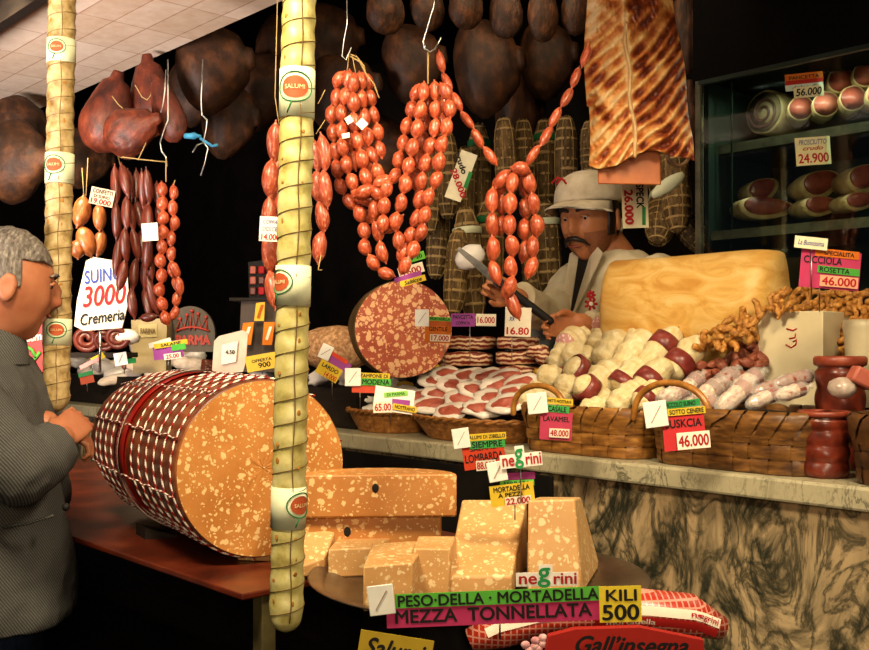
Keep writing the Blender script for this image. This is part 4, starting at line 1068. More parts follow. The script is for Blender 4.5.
    for i in range(7):
        t = i/6; row = []
        for j in range(25):
            a = math.radians(200+140*j/24); r0x, r0y = .093, .112
            ext = .075*math.sin(PI*j/24)**.7
            x = (r0x)*math.cos(a)*(1+.02*t); y = .004+r0y*math.sin(a)-ext*t
            row.append(Vector((x, y, .046-.018*t-.16*x*x/.1*(.5+t)*.6)))
        rows.append(row)
    for dz in (0, -.004): pass
    rg2 = [[T @ (Matrix.Rotation(-.10, 3, 'X') @ p) for p in row]+[T @ (Matrix.Rotation(-.10, 3, 'X') @ (p+Vector((0, 0, -.005)))) for p in row[::-1]] for row in rows]
    pk.loft(rg2); mk('cap_peak', pk, WH, cap)
    lg = MB(); 
    for pts in (((-.020, 0), (-.004, .012), (.018, .002)), ((-.006, -.004), (.010, .008), (.022, -.006))):
        lg.tube([T @ (Matrix.Rotation(-.10, 3, 'X') @ Vector((x-.03, -.1085+.012*abs(x), .098+z))) for x, z in pts], .0035, 6, round_ends=True)
    mk('cap_emblem', lg, REDINK, cap, label='small red mark on the front')
    # coat
    COAT = nm('white_coat', [(.3, '#b8a98a'), (.7, '#d8cbab')], 9, .8, .3, .15)
    mb = MB()
    torso_loft(mb, [((0, 0, .62), .21, .15), ((0, 0, top-.5), .20, .145), ((0, 0, top-.3), .205, .15), ((0, 0, top-.12), .215, .145), ((0, 0, top-.04), .20, .12), ((0, 0, top+.005), .13, .095), ((0, 0, top+.035), .078, .075)], by, B, 40)
    mb.tube([shR, shR.lerp(elR, .5), elR], [.080, .070, .062], 22, round_ends=True); mb.tube([elR, elR.lerp(wrR, .9)], [.060, .052], 22)
    mb.tube([shL, shL.lerp(elL, .5), elL], [.082, .072, .064], 22, round_ends=True); mb.tube([elL, elL.lerp(wrL, .88)], [.060, .048], 22)
    jk = mk('coat', mb, COAT, rt, remesh=.006, label='white shop coat')
    tx = bpy.data.textures.new('coat_folds', 'CLOUDS'); tx.noise_scale = .09; dm = jk.modifiers.new('folds', 'DISPLACE'); dm.texture = tx; dm.strength = .02; dm.mid_level = .5
    # lapels lie on the chest, dark shirt in the opening
    def chest(u_, z_, off=0): 
        rx = .215; q = max(-.98, min(.98, u_/.215)); y = .147*math.sqrt(1-abs(q)**2.4)
        return B+lat*u_+bf*(y+off)+Vector((0, 0, z_))
    def sheet(pts, off=.012, th=.004):
        m_ = MB(); f_ = [chest(u_, top+z_, off+(z_ > -.03)*(-.035)*(z_+.03)/.06) for u_, z_ in pts]; m_.loft([f_, [p+bf*th for p in f_]]); return m_
    mk('shirt', sheet([(-.045, .05), (.02, .05), (-.035, -.17), (-.05, -.16)], .0125, .003), flat('dark_shirt_seller', '#1a1512', .8), rt, smooth=False)
    mk('lapel', sheet([(-.085, .03), (-.045, .055), (-.04, -.16), (-.075, -.10)], .014), COAT, jk, smooth=False)
    mk('lapel', sheet([(.015, .06), (.075, .02), (.05, -.07), (-.035, -.19)], .014), COAT, jk, smooth=False)
    bd = P(591, 300, Ys-.19)
    mb = MB()
    for dz, r_ in ((.015, .011), (-.012, .017)):
        for k in range(7):
            a = k*2*PI/7; mb.tube([bd+Vector((math.cos(a)*r_*.5, 0, dz+math.sin(a)*r_*.5)), bd+Vector((math.cos(a)*r_, 0, dz+math.sin(a)*r_))], .004, 6, round_ends=True)
    mk('badge', mb, REDINK, jk, label='red rosette badge')
    mb = MB(); mb.sphere(bd+Vector((0, -.004, -.012)), (.007, .003, .007), 10, 8); mk('badge_centre', mb, paper('#e6dcc4'), jk)
    mb = MB(); 
    for sx in (-1, 1):
        an = B+lat*sx*.09+Vector((0, 0, .20)); mb.tube([an-bf*.04, an+bf*.05, an+bf*.14], [.042, .042, .038], 16, round_ends=True)
        mk('shoe', mb, INK, rt); mb = MB()
    for sx in (-1, 1):
        mb = MB(); hip = B+lat*sx*.085+Vector((0, 0, .95)); an = B+lat*sx*.09+Vector((0, 0, .26)); mb.tube([hip, an], [.10, .07], 18)
        mk('trouser_leg', mb, flat('grey_trousers', '#3b3a3a', .8), rt)
    # knife
    hw = wrR+Vector((-.05, -.02, .02)); kn = root('long_knife', P(494, 279, Ys-.30), 'long dark knife slanting behind the hanging sausage bunch', 'knife')
    mb = MB(); a, b = P(457, 250, Ys-.28), P(500, 283, Ys-.30); n_ = (b-a).normalized(); s_ = n_.cross(Vector((0, 1, 0)))
    mb.hexa([a, b-s_*.016, b+s_*.016, a+s_*.012]+[p+Vector((0, .003, 0)) for p in (a, b-s_*.016, b+s_*.016, a+s_*.012)]); mk('blade', mb, nm('dark_steel', [(.3, '#2c2a2a'), (.7, '#5a5550')], 30, .3, metal=.7), kn, smooth=False)
    mb = MB(); mb.tube([b-n_*.005, P(550, 321, Ys-.32)], [.013, .012], 10, round_ends=True); mk('handle', mb, INK, kn)
seller()
fl = slab('seller_platform', -2.2, 1.2, 1.02, 1.72, 0, .155, DARKB, label='dark raised boards the seller stands on behind the counter', cat='platform')
# dark scale behind the bacon
mb = MB(); q = [(512, 345), (556, 345), (554, 322), (518, 300)]
Ysc = 3.10
mb.hexa([P(x, y, Ysc) for x, y in ((505, 352), (556, 352), (555, 322), (506, 291))]+[P(x, y, Ysc+.05) for x, y in ((505, 352), (556, 352), (555, 322), (506, 291))])
mk('shop_slicer', mb, nm('slicer_black', [(.3, '#0a0d0d'), (.7, '#13191a')], 20, .35), bevel=.004, label='black slanting guard of the slicer in front of the seller', cat='slicer')

# ------------------------------------------------------------------ baskets
WICKM = nm('brown_splint_wicker', [(.3, '#3f2410'), (.55, '#6e4820'), (.8, '#9a6a32')], 22, .42, .3, .5, stretch=(1, 1, 4), tone=.15, bdist=.002)
def basket(label, t0, t1, d0, d1, h, sq=5, flare=1.08, z=TOP, mat=None, rim='splint', handle=None, ns=26, nz=4, fill=.8, name='wicker_basket', cat='basket', group='baskets on the counter', fillmat=None, th=.007):
    mat = mat or WICK
    rt = root(name, LT((t0+t1)/2, (d0+d1)/2, z), label, cat, group, rz=UA)
    a, b = (t1-t0)/2, (d1-d0)/2
    def pt(s, u):          # s around 0..1, u height 0..1
        k = 1/flare+(1-1/flare)*u
        an = 2*PI*s; x = a*k*math.copysign(abs(math.cos(an))**(2/sq), math.cos(an)); y = b*k*math.copysign(abs(math.sin(an))**(2/sq), math.sin(an))
        return Vector((x, y, u*h))
    # even spacing around
    M_ = 400; cum = [0]
    for i in range(M_): cum.append(cum[-1]+(pt((i+1)/M_, 1)-pt(i/M_, 1)).length)
    def sv(q):
        q = (q % 1.0)*cum[-1]; lo, hi = 0, M_
        while hi-lo > 1:
            m_ = (lo+hi)//2
            if cum[m_] <= q: lo = m_
            else: hi = m_
        return (lo+(q-cum[lo])/max(1e-9, cum[lo+1]-cum[lo]))/M_
    def sp(q, u, off):
        s = sv(q); p = pt(s, u); n = Vector((p.x/a**2, p.y/b**2, 0)); n = n.normalized() if n.length else Vector((0, 0, 1))
        return p+n*off
    mb = MB(); rings = [[sp(j/64, 0, 0)*.02 for j in range(64)]]+[[sp(j/64, u, -.001) for j in range(64)] for u in (0.0, .33, .66, 1)]+[[sp(j/64, u, -.006) for j in range(64)] for u in (1, .05)]
    mb.loft(rings, cap=False); mk('basket_body', mb, WICKD, rt, world=False)
    mb = MB()
    for i in range(ns):
        for k in range(nz):
            hor = (i+k) % 2 == 0; g = []
            ov = .35
            for e in range(5):
                row = []
                for f in range(4):
                    if hor: uu = -ov+(1+2*ov)*e/4; q = (i+uu)/ns; u = (k+.06+.88*f/3)/nz; bul = math.sin(PI*e/4)
                    else: uu = -ov+(1+2*ov)*e/4; u = min(1, max(0, (k+uu)/nz)); q = (i+.06+.88*f/3)/ns; bul = math.sin(PI*e/4)
                    row.append(sp(q, u, .0005+th*bul+.0006*math.sin(PI*f/3)))
                g.append(row)
            mb.loft(g, closed=False, cap=False)
    mk('weave', mb, mat, rt, world=False)
    if rim == 'splint':
        mb = MB(); n = max(14, int(cum[-1]/.045))
        for i in range(n):
            q0 = i/n; wd = .85/n; sl = .55/n; g = []
            for u, off in ((.60, .006), (.80, .012), (.98, .013), (1.06, .004), (1.03, -.008), (.85, -.011)):
                g.append([sp(q0+sl*(u-.6)*3+wd*f/4, min(u, 1), off+.0015*math.sin(PI*f/4))+Vector((0, 0, max(0, u-1)*h)) for f in range(5)])
            mb.loft(g, closed=False, cap=False)
        mk('rim', mb, mat, rt, world=False, label='wide splints folded over the rim')
    else:
        mb = MB(); n = 90
        for off, rr_, ph in ((.003, .0045, 0), (.003, .0045, PI)):
            mb.tube([sp(i/n, 1, off+.0045*math.cos(i*1.1+ph))+Vector((0, 0, .0045*math.sin(i*1.1+ph))) for i in range(n)], rr_, 6, closed=True)
        mk('rim', mb, mat, rt, world=False, label='braided rim')
    if fill:
        mb = MB(); c = [sp(j/48, fill, -.008) for j in range(48)]
        mb.loft([c, [Vector((p.x*.5, p.y*.5, p.z+.02)) for p in c], [Vector((p.x*.05, p.y*.05, p.z+.028)) for p in c]])
        mk('liner', mb, fillmat or DARKB, rt, world=False)
    if handle:
        hx, hw, hh_, hy = handle; mb = MB(); pts = []
        for i in range(25):
            an = PI*i/24; pts.append(Vector((hx-hw*math.cos(an), hy, h*.80+(hh_)*math.sin(an)**.8)))
        mb.tube(pts, .0078, 10, round_ends=True); mk('handle', mb, CANE, rt, world=False, label='arched cane handle')
    return rt
bt0, bt1 = Tof(517, .04), Tof(640, .04)
basket('splint basket with a cane arch handle, heaped with pale netted rolls', bt0, bt1-.005, .03, .30, .115, handle=(-.115, .088, .075, -.125))
ct0, ct1 = Tof(642, .04), Tof(812, .04)
basket('longest splint basket with a cane handle, full of floury plastic-wrapped salamis', ct0+.005, ct1, .03, .30, .125, mat=WICKM, handle=(-.13, .10, .085, -.125))
ex0 = Tof(846, .04); basket('dark splint basket cut off by the picture edge beside the red jars', ex0, ex0+.34, .02, .26, .13, mat=WICKD)
lt0, lt1 = Tof(424, .04), Tof(514, .04)
basket('shallow cane basket heaped with packed slices of raw ham', lt0-.13, lt1-.02, .03, .29, .062, sq=2.2, flare=1.35, rim='braid', mat=WICKL, nz=5, ns=44, th=.003)
kt0, kt1 = Tof(345, .04), Tof(412, .04)
basket('shallow brown cane basket with white packets, behind the huge mortadella', kt0-.06, lt0-.14, .04, .28, .066, sq=2.2, flare=1.35, rim='braid', mat=WICKL, nz=5, ns=40, th=.003)

# ------------------------------------------------------------------ goods lying in heaps
def aim(px, py, d, deg, depth=.35):
    p = PL(px, py, d); v = Vector((math.cos(math.radians(deg)), depth, math.sin(math.radians(deg)))).normalized()
    return p, v, p.y/FOC
def roll_mesh(mat, seed, ends=True):
    mb = MB(); rings = []; n = 26
    for i in range(n+1):
        t = i/n; z = t-.5
        r = .5*(1-abs(2*z)**5*.75)*(1+.075*math.sin(t*PI*7+seed)*(1 if 0 < i < n else 0)); 
        if i in (0, n): r = .12
        rings.append([Vector((r*k*math.cos(a), r*k*math.sin(a), z)) for a, k in [(2*PI*j/22, 1+.09*noise.noise(Vector((math.cos(2*PI*j/22)*1.8, math.sin(2*PI*j/22)*1.8, z*6+seed)))) for j in range(22)]])
    mb.loft(rings); return mesh_of('roll', mb, mat)
RM = [roll_mesh(PALER, s_) for s_ in (0, 2, 5)]
def pale_roll(label, px, py, L_, W_, deg, d, band=None, face=None, depth=.35):
    p, v, s = aim(px, py, d, deg, depth)
    rt = root('netted_roll', p, label, 'meat roll', 'pale netted rolls', rot=v.to_track_quat('Z', 'Y').to_euler())
    o = bpy.data.objects.new('casing', RM[R.randrange(3)]); COL.objects.link(o); o.parent = rt; W_ *= 1.15; o.scale = (W_*s, W_*s, L_*s*1.08)
    if band is not None:
        mb = MB(); r = W_*s*.5; z0 = band*L_*s; w_ = L_*s*.15
        mb.lathe([(r*.96, z0-w_), (r*1.12, z0-w_*.9), (r*1.14, z0), (r*1.12, z0+w_*.9), (r*.96, z0+w_)], 22, cap=False, bump=lambda a, z: .02*math.sin(a*5))
        mk('paper_band', mb, MAROON, rt, world=False, label='maroon paper band')
    if face:
        mb = MB(); r = W_*s*.40; e = -L_*s*.5-.001
        mb.lathe([(r, e+.003), (r*.9, e-.003), (.001, e-.004)], 20); mk('cut_end', mb, face, rt, world=False, label='cut end showing the pink meat')
    mb = MB(); z1 = L_*s*.52
    mb.tube([Vector((0, 0, z1-.004)), Vector((.003, 0, z1+.006)), Vector((-.002, .002, z1+.012))], .0035, 6, round_ends=True); mk('tied_end', mb, TWINE, rt, world=False)
    return rt
rolls = [ # px py L W deg d band face depth words
 (608,322,30,20,20,.46,None,BRAWN,.9,'round one at the seller hand, cut end showing red dots'), (576,343,34,29,15,.40,None,BRAWN,.9,'fat one with pink swirled cut end, left in the heap'),
 (628,323,40,20,-15,.45,-.1,None,.3,'maroon-banded one right under the golden cheese'), (655,320,34,20,25,.46,None,None,.3,'high one touching the golden cheese'), (645,335,36,22,10,.42,None,None,.3,'one with yellowish knot in the top row'),
 (672,330,36,22,40,.44,None,None,.3,'upper one pointing at the cheese corner'), (692,338,30,20,60,.42,None,None,.3,'rightmost one beside the brown little sausages'), (600,342,26,22,50,.40,None,None,.5,'small knotty one behind the maroon band'),
 (560,358,30,20,60,.33,None,None,.3,'one standing up at the left edge of the heap'), (582,358,40,24,-25,.33,None,None,.3,'one lying just below the swirled cut end'), (612,350,42,28,50,.34,None,None,.3,'plump one in the centre of the heap'),
 (635,352,48,28,48,.33,None,None,.3,'large slanting one right of the centre'), (660,350,56,24,46,.32,.12,None,.3,'long slanting one with a shiny maroon band high up'), (684,358,54,24,44,.30,-.15,None,.3,'long slanting one nearest the brown sausages, maroon band low'),
 (583,375,40,24,-35,.24,-.25,None,.4,'one with a dark hole in its maroon end'), (606,378,42,28,30,.23,None,None,.6,'roundest plump one in the front middle'), (630,376,40,24,45,.24,-.3,None,.3,'slanting one with its maroon band half hidden'),
 (652,378,48,24,42,.20,-.1,None,.3,'slanting one with broad maroon band over the basket gap'), (556,378,38,20,-18,.22,.2,None,.3,'pinkish banded one pointing at the bacon'), (594,394,46,22,-38,.15,-.2,None,.3,'slanting one running down behind the cane handle'),
 (572,388,34,20,-25,.17,.15,None,.3,'maroon-wrapped one behind the cane handle'), (534,396,36,24,25,.17,None,None,.3,'one at the left rim of the basket'), (625,398,40,22,38,.12,None,None,.3,'low one on the right rim of the basket'),
 (648,396,36,20,40,.12,-.1,None,.3,'lowest one between the two splint baskets'), (556,402,34,20,0,.12,None,BRAWN,.5,'pink-ended one under the cane handle'), (600,408,40,20,5,.12,None,None,.2,'one lying flat along the front rim')]
for x, y, L_, W_, dg_, d_, bd_, fc_, dp_, wd in rolls: pale_roll('pale netted meat roll, '+wd, x, y, L_, W_, dg_, d_, bd_, fc_, dp_)
# pale garland knots
for k, (x, y, wd) in enumerate([(694,322,'top'), (698,346,'lower'), (676,316,'leftmost')]):
    p, v, s = aim(x, y, .42, 0); mb = MB(); mb.tube([p+Vector((10*s*math.cos(t), .006*math.sin(3*t), 10*s*math.sin(t))) for t in [2*PI*i/20 for i in range(20)]], [(.011+.003*math.sin(i*1.9)) for i in range(20)], 10, closed=True)
    mk('casing_ring', mb, GOLDC, label=wd+' curled yellowish casing ring in front of the golden cheese', cat='casing', group='curled casing rings')

def capsule_obj(name, mesh, px, py, d, L_, W_, deg, depth=.3):
    p, v, s = aim(px, py, d, deg, depth); o = bpy.data.objects.new(name, mesh); COL.objects.link(o)
    o.location = p; o.rotation_euler = v.to_track_quat('Z', 'Y').to_euler(); o.scale = (W_*s, W_*s, L_*s); return o
# floury wrapped salamis in the long basket
FM = [roll_mesh(FLOURED, 1), roll_mesh(FLOURED, 4)]
t_ = NT('cling_film'); t_.b.inputs['Transmission Weight'].default_value = .0; t_.b.inputs['Alpha'].default_value = .28; FILM = t_.done('#efe9e0', .12, .8)
fl_ = [(673,395,34,18,25,.13,'leftmost, seen through the cane handle'),(690,386,34,16,40,.20,'behind the top of the cane handle'),(706,395,40,19,35,.13,'in the middle of the basket, tilted up'),(722,384,40,20,38,.20,'reddest, with its label torn'),
 (735,396,46,18,35,.12,'most wrinkled, right of the middle'),(748,382,36,18,30,.20,'below the lower corner of the white carton'),(772,388,44,15,15,.18,'long one under the white carton'),(795,380,44,15,12,.22,'long one reaching the red jar'),(700,404,40,16,5,.10,'lowest, under the price card'),(765,398,40,14,20,.10,'at the right rim of the basket'),(792,392,36,14,15,.12,'last one before the lower red jar')]
for k, (x, y, L_, W_, dg_, d_, wd) in enumerate(fl_):
    p, v, s = aim(x, y, d_, dg_, .35)
    rt = root('wrapped_salami', p, 'floury red salami in clear wrap, '+wd, 'salami', 'wrapped salamis in the long basket', rot=v.to_track_quat('Z', 'Y').to_euler())
    o = bpy.data.objects.new('casing', (FM[k % 2] if k not in (3, 6, 7) else RM[0])); COL.objects.link(o); o.parent = rt; o.scale = (W_*s, W_*s, L_*s)
    if k in (3, 6, 7): o.data = o.data.copy(); o.data.materials[0] = SMALLS
    mb = MB(); r = W_*s*.5; L2 = L_*s
    mb.lathe([(r*.3, -L2*.60), (r*.75, -L2*.52), (r*1.10, -L2*.36), (r*1.08, 0), (r*1.10, L2*.36), (r*.75, L2*.52), (r*.2, L2*.58), (r*.5, L2*.68)], 16, cap=False, bump=lambda a, z: .10*noise.noise(Vector((math.cos(a)*3, math.sin(a)*3, z*90+x))))
    mk('clear_wrap', mb, FILM, rt, world=False, smooth=False, label='crinkled clear wrap')
    mb = MB(); mb.lathe([(r*1.02, L2*.1), (r*1.07, L2*.12), (r*1.07, L2*.34), (r*1.02, L2*.36)], 18, cap=False); mk('paper_band', mb, MAROON if k % 2 else SMALLS, rt, world=False)
# heap of small brown salamis
SM = [link_mesh('small_salami', SMALLS, bend=b_, seed=s_, lump=.2) for b_, s_ in ((0, 1), (.15, 5), (-.12, 9))]
R.seed(11); n = 0
smalls = []
for r_ in range(7):
    for c_i in range(9):
        x = 692+c_i*9+R.uniform(-3, 3)+(r_ % 2)*4; y = 396-r_*10+R.uniform(-3, 3)
        top = 372-(x-690)*.55
        if y < top or x > 762 or (x < 712 and y > 392): continue
        smalls.append((x, y, r_))
for k, (x, y, r_) in enumerate(smalls):
    o = capsule_obj('small_salami', SM[k % 3], x, y, .25+.028*r_, R.uniform(17, 25), R.uniform(9, 12), R.choice([20, 40, -20, 70, 5, 130]), R.uniform(.1, .6))
    tag(o, 'small wrinkled brown salami in the heap left of the white carton', 'salami', 'heap of small brown salamis')
# heap of fried crackling
def crackle(seed):
    rr = random.Random(seed); mb = MB(); pts = [Vector((0, 0, 0))]; a = rr.uniform(0, 6); b = 0
    for i in range(6): a += rr.uniform(-1.1, 1.1); b = rr.uniform(-.6, .6); pts.append(pts[-1]+Vector((math.cos(a)*math.cos(b), math.sin(a)*math.cos(b), math.sin(b)))*.2)
    c = sum(pts, Vector())/len(pts); mb.tube([p-c for p in pts], [rr.uniform(.14, .24) for _ in pts], 8, round_ends=True); return mesh_of('crackling', mb, CICC)
CM = [crackle(s_) for s_ in range(7)]
R.seed(5); k = 0
for row in range(11):
    for c_i in range(22):
        x = 700+c_i*8+(row % 2)*4.6+R.uniform(-3, 3); y = 362-row*7.6+R.uniform(-2.5, 2.5)
        top = 340-(x-700)*.62 if x < 785 else 287+max(0, x-830)*.15
        if y < top or x > 872: continue
        if 766 < x < 842 and y > 326: continue
        if y > 350 or (x > 735 and y > 338 and x < 795): continue
        if 756 < x < 795 and y > 311: continue
        p = PL(x, y, .30+.006*row if x < 795 else .44+.01*row); s = p.y/FOC
        o = bpy.data.objects.new('crackling', CM[k % 7]); COL.objects.link(o); k += 1
        o.location = p; q = R.uniform(13, 18)*s; o.scale = (q, q, q); o.rotation_euler = (R.uniform(0, 6), R.uniform(0, 6), R.uniform(0, 6))
        zn = 0 if x < 752 else (1 if x < 800 else 2); tag(o, 'curly fried pork crackling piece '+('on the left slope of the heap, by the golden cheese', 'heaped behind the white carton', 'at the right, around the pink price card')[zn], 'crackling', 'fried pork crackling '+('left slope', 'behind the carton', 'around the pink card')[zn])
# mound under the crackling, with its tray
mb = MB(); mn = []
for i in range(13):
    t = i/12; tt = Tof(700, .5)+t*(.75); hz = CZ+(HY-(352-(min(t*1.4, 1))*56))/FOC*(LT(tt, .5, 0).y)-.03
    mn.append([LT(tt, .475, 1.365), LT(tt, .48, max(1.37, hz-.06)), LT(tt, .51, max(1.38, hz)), LT(tt, .56, max(1.38, hz)), LT(tt, .585, 1.36)])
mb.loft(mn); mk('crackling_mound', mb, CICC, label='dense mass of fried crackling crumbs under the loose golden pieces', cat='crackling', kind='stuff')

# golden cheese drum, half cut
g0, g1 = PL(613, 300, .47), PL(781, 300, .47); g0.z = g1.z = 1.545
ax = (g1-g0).normalized(); Lg = (g1-g0).length; side = Vector((0, 0, 1)).cross(ax)
mb = MB(); rings = []
for i in range(31):
    t = i/30; e = max(.0, abs(2*t-1)-.84)/.16; k = math.sqrt(max(.25, 1-.75*e*e)); rings.append([])
    for j in range(40):
        a = 2*PI*j/40; yy = math.cos(a); zz = math.sin(a)
        zz = min(zz, .93)
        q = 1+.02*noise.noise(Vector((t*4, yy*2, zz*2)))
        rings[-1].append(g0+ax*Lg*t+side*yy*.10*k*q+Vector((0, 0, zz*.158*(.86+.14*k)*q)))
mb.loft(rings)
mk('golden_cheese', mb, GOLDC, label='large golden streaky cheese drum lying before the glass case', cat='cheese')

# white carton
mb = MB(); zb = TOP+.10
def col3(px, py, Y): p = P(px, py, Y); return p, Vector((p.x, p.y, zb))
fl1, fr1, br1 = P(758, 317, 2.46), P(823, 309, 2.33), P(850, 321, 2.46)
bl1 = fl1+(br1-fr1)
fl1.z = fr1.z = br1.z = bl1.z = 1.53
low = lambda p: Vector((p.x, p.y, zb))
mb.hexa([low(fl1), low(fr1), fr1, fl1, low(bl1), low(br1), br1, bl1])
bx = mk('white_carton', mb, nm('white_card', [(.3, '#d2c39c'), (.7, '#e4d8b4')], 6, .7, .05, .2), label='plain white carton with a small red scribble, behind the red jars', cat='carton', bevel=.002, auto=30)
mb = MB(); base = (fl1+fr1)/2; ex = (fr1-fl1).normalized(); nf = Vector((-ex.y, ex.x, 0))*-1
if nf.y > 0: nf = -nf
for pts in (((-4,-33),(2,-36),(7,-33),(8,-28),(4,-30)), ((0,-27),(6,-26),(7,-22)), ((-3,-17),(4,-19),(8,-17))):
    mb.tube([base+nf*.0015+ex*x*.0024+Vector((0, 0, y*.0024)) for x, y in pts], .0018, 6)
mk('scribble', mb, REDINK, bx)

# red coil jars
JR = nm('red_jar', [(.3, '#3a120a'), (.6, '#6a2616'), (.8, '#8e4028')], 30, .3, .25, .55)
def jar(label, t, d, r, h, z=TOP):
    rt = root('preserve_jar', LT(t, d, z), label, 'jar', 'red jars with bulging rings', rz=UA); mb = MB(); prof = [(r*.8, 0)]
    for i in range(36):
        u = i/35; k = r*(.93+.07*abs(math.sin(u*PI*3.6))**.7); prof.append((k*(1 if u > .05 else .93), h*.86*u+.001))
    prof += [(r*.88, h*.90), (r*.98, h*.93), (r*1.02, h*.97), (r*.98, h), (r*.88, h), (r*.84, h*.95), (.001, h*.94)]
    mb.lathe(prof, 40, bump=lambda a, zz: .02*math.sin(a*4+zz*120)); mk('ringed_body', mb, JR, rt, world=False)
    mb = MB(); mb.lathe([(r*.97, h*.915), (r*1.06, h*.93), (r*1.07, h*.985), (r*1.0, h*1.003), (r*.86, h*1.0), (r*.86, h*.93)], 40, cap=False); mk('rim', mb, nm('jar_rim', [(.3, '#6e2818'), (.7, '#95452e')], 30, .4, .1), rt, world=False, label='lighter brick-red rim')
jar('lower brick-red ringed jar standing at the counter edge by the dark basket', Tof(822, .09), .10, .049, .135)
jar('upper brick-red ringed jar behind, in front of the white carton', Tof(838, .24), .25, .052, .245)
s = 2.05/FOC
mb = MB(); p = PL(842, 388, .13); mb.sphere(p, (14*s, .03, 11*s), 18, 10, f=lambda n: 1+.08*noise.noise(n*4)); mk('wrapped_packet', mb, nm('cloudy_wrap', [(.3, '#8c7668'), (.7, '#cdbcae')], 30, .2, .4, .6), label='glossy clouded clear-wrapped packet in front of the upper red jar', cat='packet')
mb = MB(); p = PL(862, 378, .15); mb.box(p, (.05, .04, .035), Matrix.Rotation(.5, 3, 'Y')); mk('meat_packet', mb, LINKP, label='orange-red block of packed meat on the dark basket', cat='packet', bevel=.006)
p = PL(862, 336, .36); mb = MB(); mb.lathe([(.03, -.16), (.038, 0), (.042, .02), (.040, .035), (.034, .037), (.001, .036)], 28, Matrix.Translation(p)); mk('white_tub', mb, nm('cream_tub', [(.3, '#b5a582'), (.7, '#dccfaa')], 10, .4, .05), label='round cream tub with a rolled rim behind the upper jar', cat='tub')

# ------------------------------------------------------------------ ham slices in the shallow basket
def slice_meshes():
    out = []
    for sd in (1, 4, 8):
        a = MB(); a.sphere((0, 0, 0), (.5, .5, .17), 22, 8, f=lambda n: 1+.32*noise.noise(Vector((n.x*1.7+sd, n.y*1.7, sd))))
        b = MB(); b.sphere((.03, -.06, .10), (.37, .30, .09), 22, 8, f=lambda n: 1+.22*noise.noise(Vector((n.x*1.3+sd, n.y*1.3, sd*2))))
        out.append((mesh_of('fat', a, PORKW), mesh_of('lean', b, LEAN)))
    return out
SL = slice_meshes()
slices = [(430,405,'lowest on the left rim'),(452,412,'lowest in front middle'),(481,409,'front one right of the middle'),(506,404,'front right, at the handled basket'),(463,400,'second row, centre'),(440,394,'second row, left'),
 (492,399,'second row, right of centre'),(515,394,'at the right rim, second row'),(418,397,'far left, half under its neighbour'),(455,386,'third row, left of centre, darkest'),(476,391,'third row, centre'),(498,387,'third row, right'),(436,383,'third row, far left'),
 (470,377,'top row, centre'),(488,377,'top row, right of centre'),(506,378,'top row, by the bacon ends'),(448,375,'top row, left'),(520,384,'highest at the right edge')]
for k, (x, y, wd) in enumerate(slices):
    dd = .07+(412-y)/45*.24; p = PL(x, y, dd); s = p.y/FOC
    rt = root('ham_packet', p, 'pale packed slice of raw ham with red lean, '+wd, 'ham packet', 'packed ham slices in the shallow basket', rot=(math.radians(34)+R.uniform(-.12, .12), R.uniform(-.15, .15), R.uniform(-.5, .5)))
    for nn, me in zip(('fat', 'lean'), SL[k % 3]):
        o = bpy.data.objects.new(nn, me); COL.objects.link(o); o.parent = rt; o.scale = (41*s, 31*s, 30*s)
mb = MB(); p = PL(417, 356, .30)
mb.lathe([(.026, -.004), (.030, 0), (.026, .004), (.001, .005)], 24, Matrix.Translation(p) @ Matrix.Rotation(PI/2, 4, 'X')); o = mk('brawn_slice', mb, BRAWN, label='round pink slice standing upright before the huge cut salami', cat='cold cut')
mb = MB(); mb.tube([p+Vector((0, .002, -.02)), p+Vector((0, .01, -.09))], .0015, 6); mk('prong', mb, STEEL, o)
# yellow paper trims and pale packets between
R.seed(21)
for k, (x, y, w_, wd) in enumerate([(441,369,16,'next to the upright pink slice'),(418,396,18,'over the left rim of the ham basket'),(405,385,14,'behind the white price card'),(528,381,14,'between ham slices and rolls'),(540,372,12,'by the bacon ends')]):
    p = PL(x, y, .2+(400-y)*.004); s = p.y/FOC; mb = MB(); mb.sphere(p, (w_*s*.6, .02, w_*s*.28), 18, 10, f=lambda n: 1+.3*noise.noise(n*3+Vector((k, 0, 0))))
    mk('lemon_yellow_trim', mb, YELLOWF, label='crumpled yellow paper trim '+wd, cat='trim paper', group='yellow paper trims')
wp = [(357,392,'at its left end'),(368,400,'low at the left, against the mortadella'),(378,390,'behind the white price clip'),(392,385,'at the back'),(372,412,'lowest, hanging over the rim'),(388,403,'at the centre front'),(408,392,'at the right'),(400,404,'half under the small price card'),(352,380,'standing up by the column salami'),(420,410,'at the right rim'),(398,376,'highest')]
for k, (x, y, wd) in enumerate(wp):
    p = PL(x, y, .10+(412-y)*.006); s = p.y/FOC; mb = MB(); mb.sphere((0, 0, 0), (13*s, 9*s, 7*s), 20, 12, f=lambda n: 1+.28*noise.noise(n*2.2+Vector((k*3, 0, 0))))
    mk('white_packet', mb, PORKW, label='crumpled white packet in the brown basket, '+wd, cat='packet', group='white packets in the brown basket', loc=p, rot=(.4, R.uniform(-.5, .5), R.uniform(0, 3)))

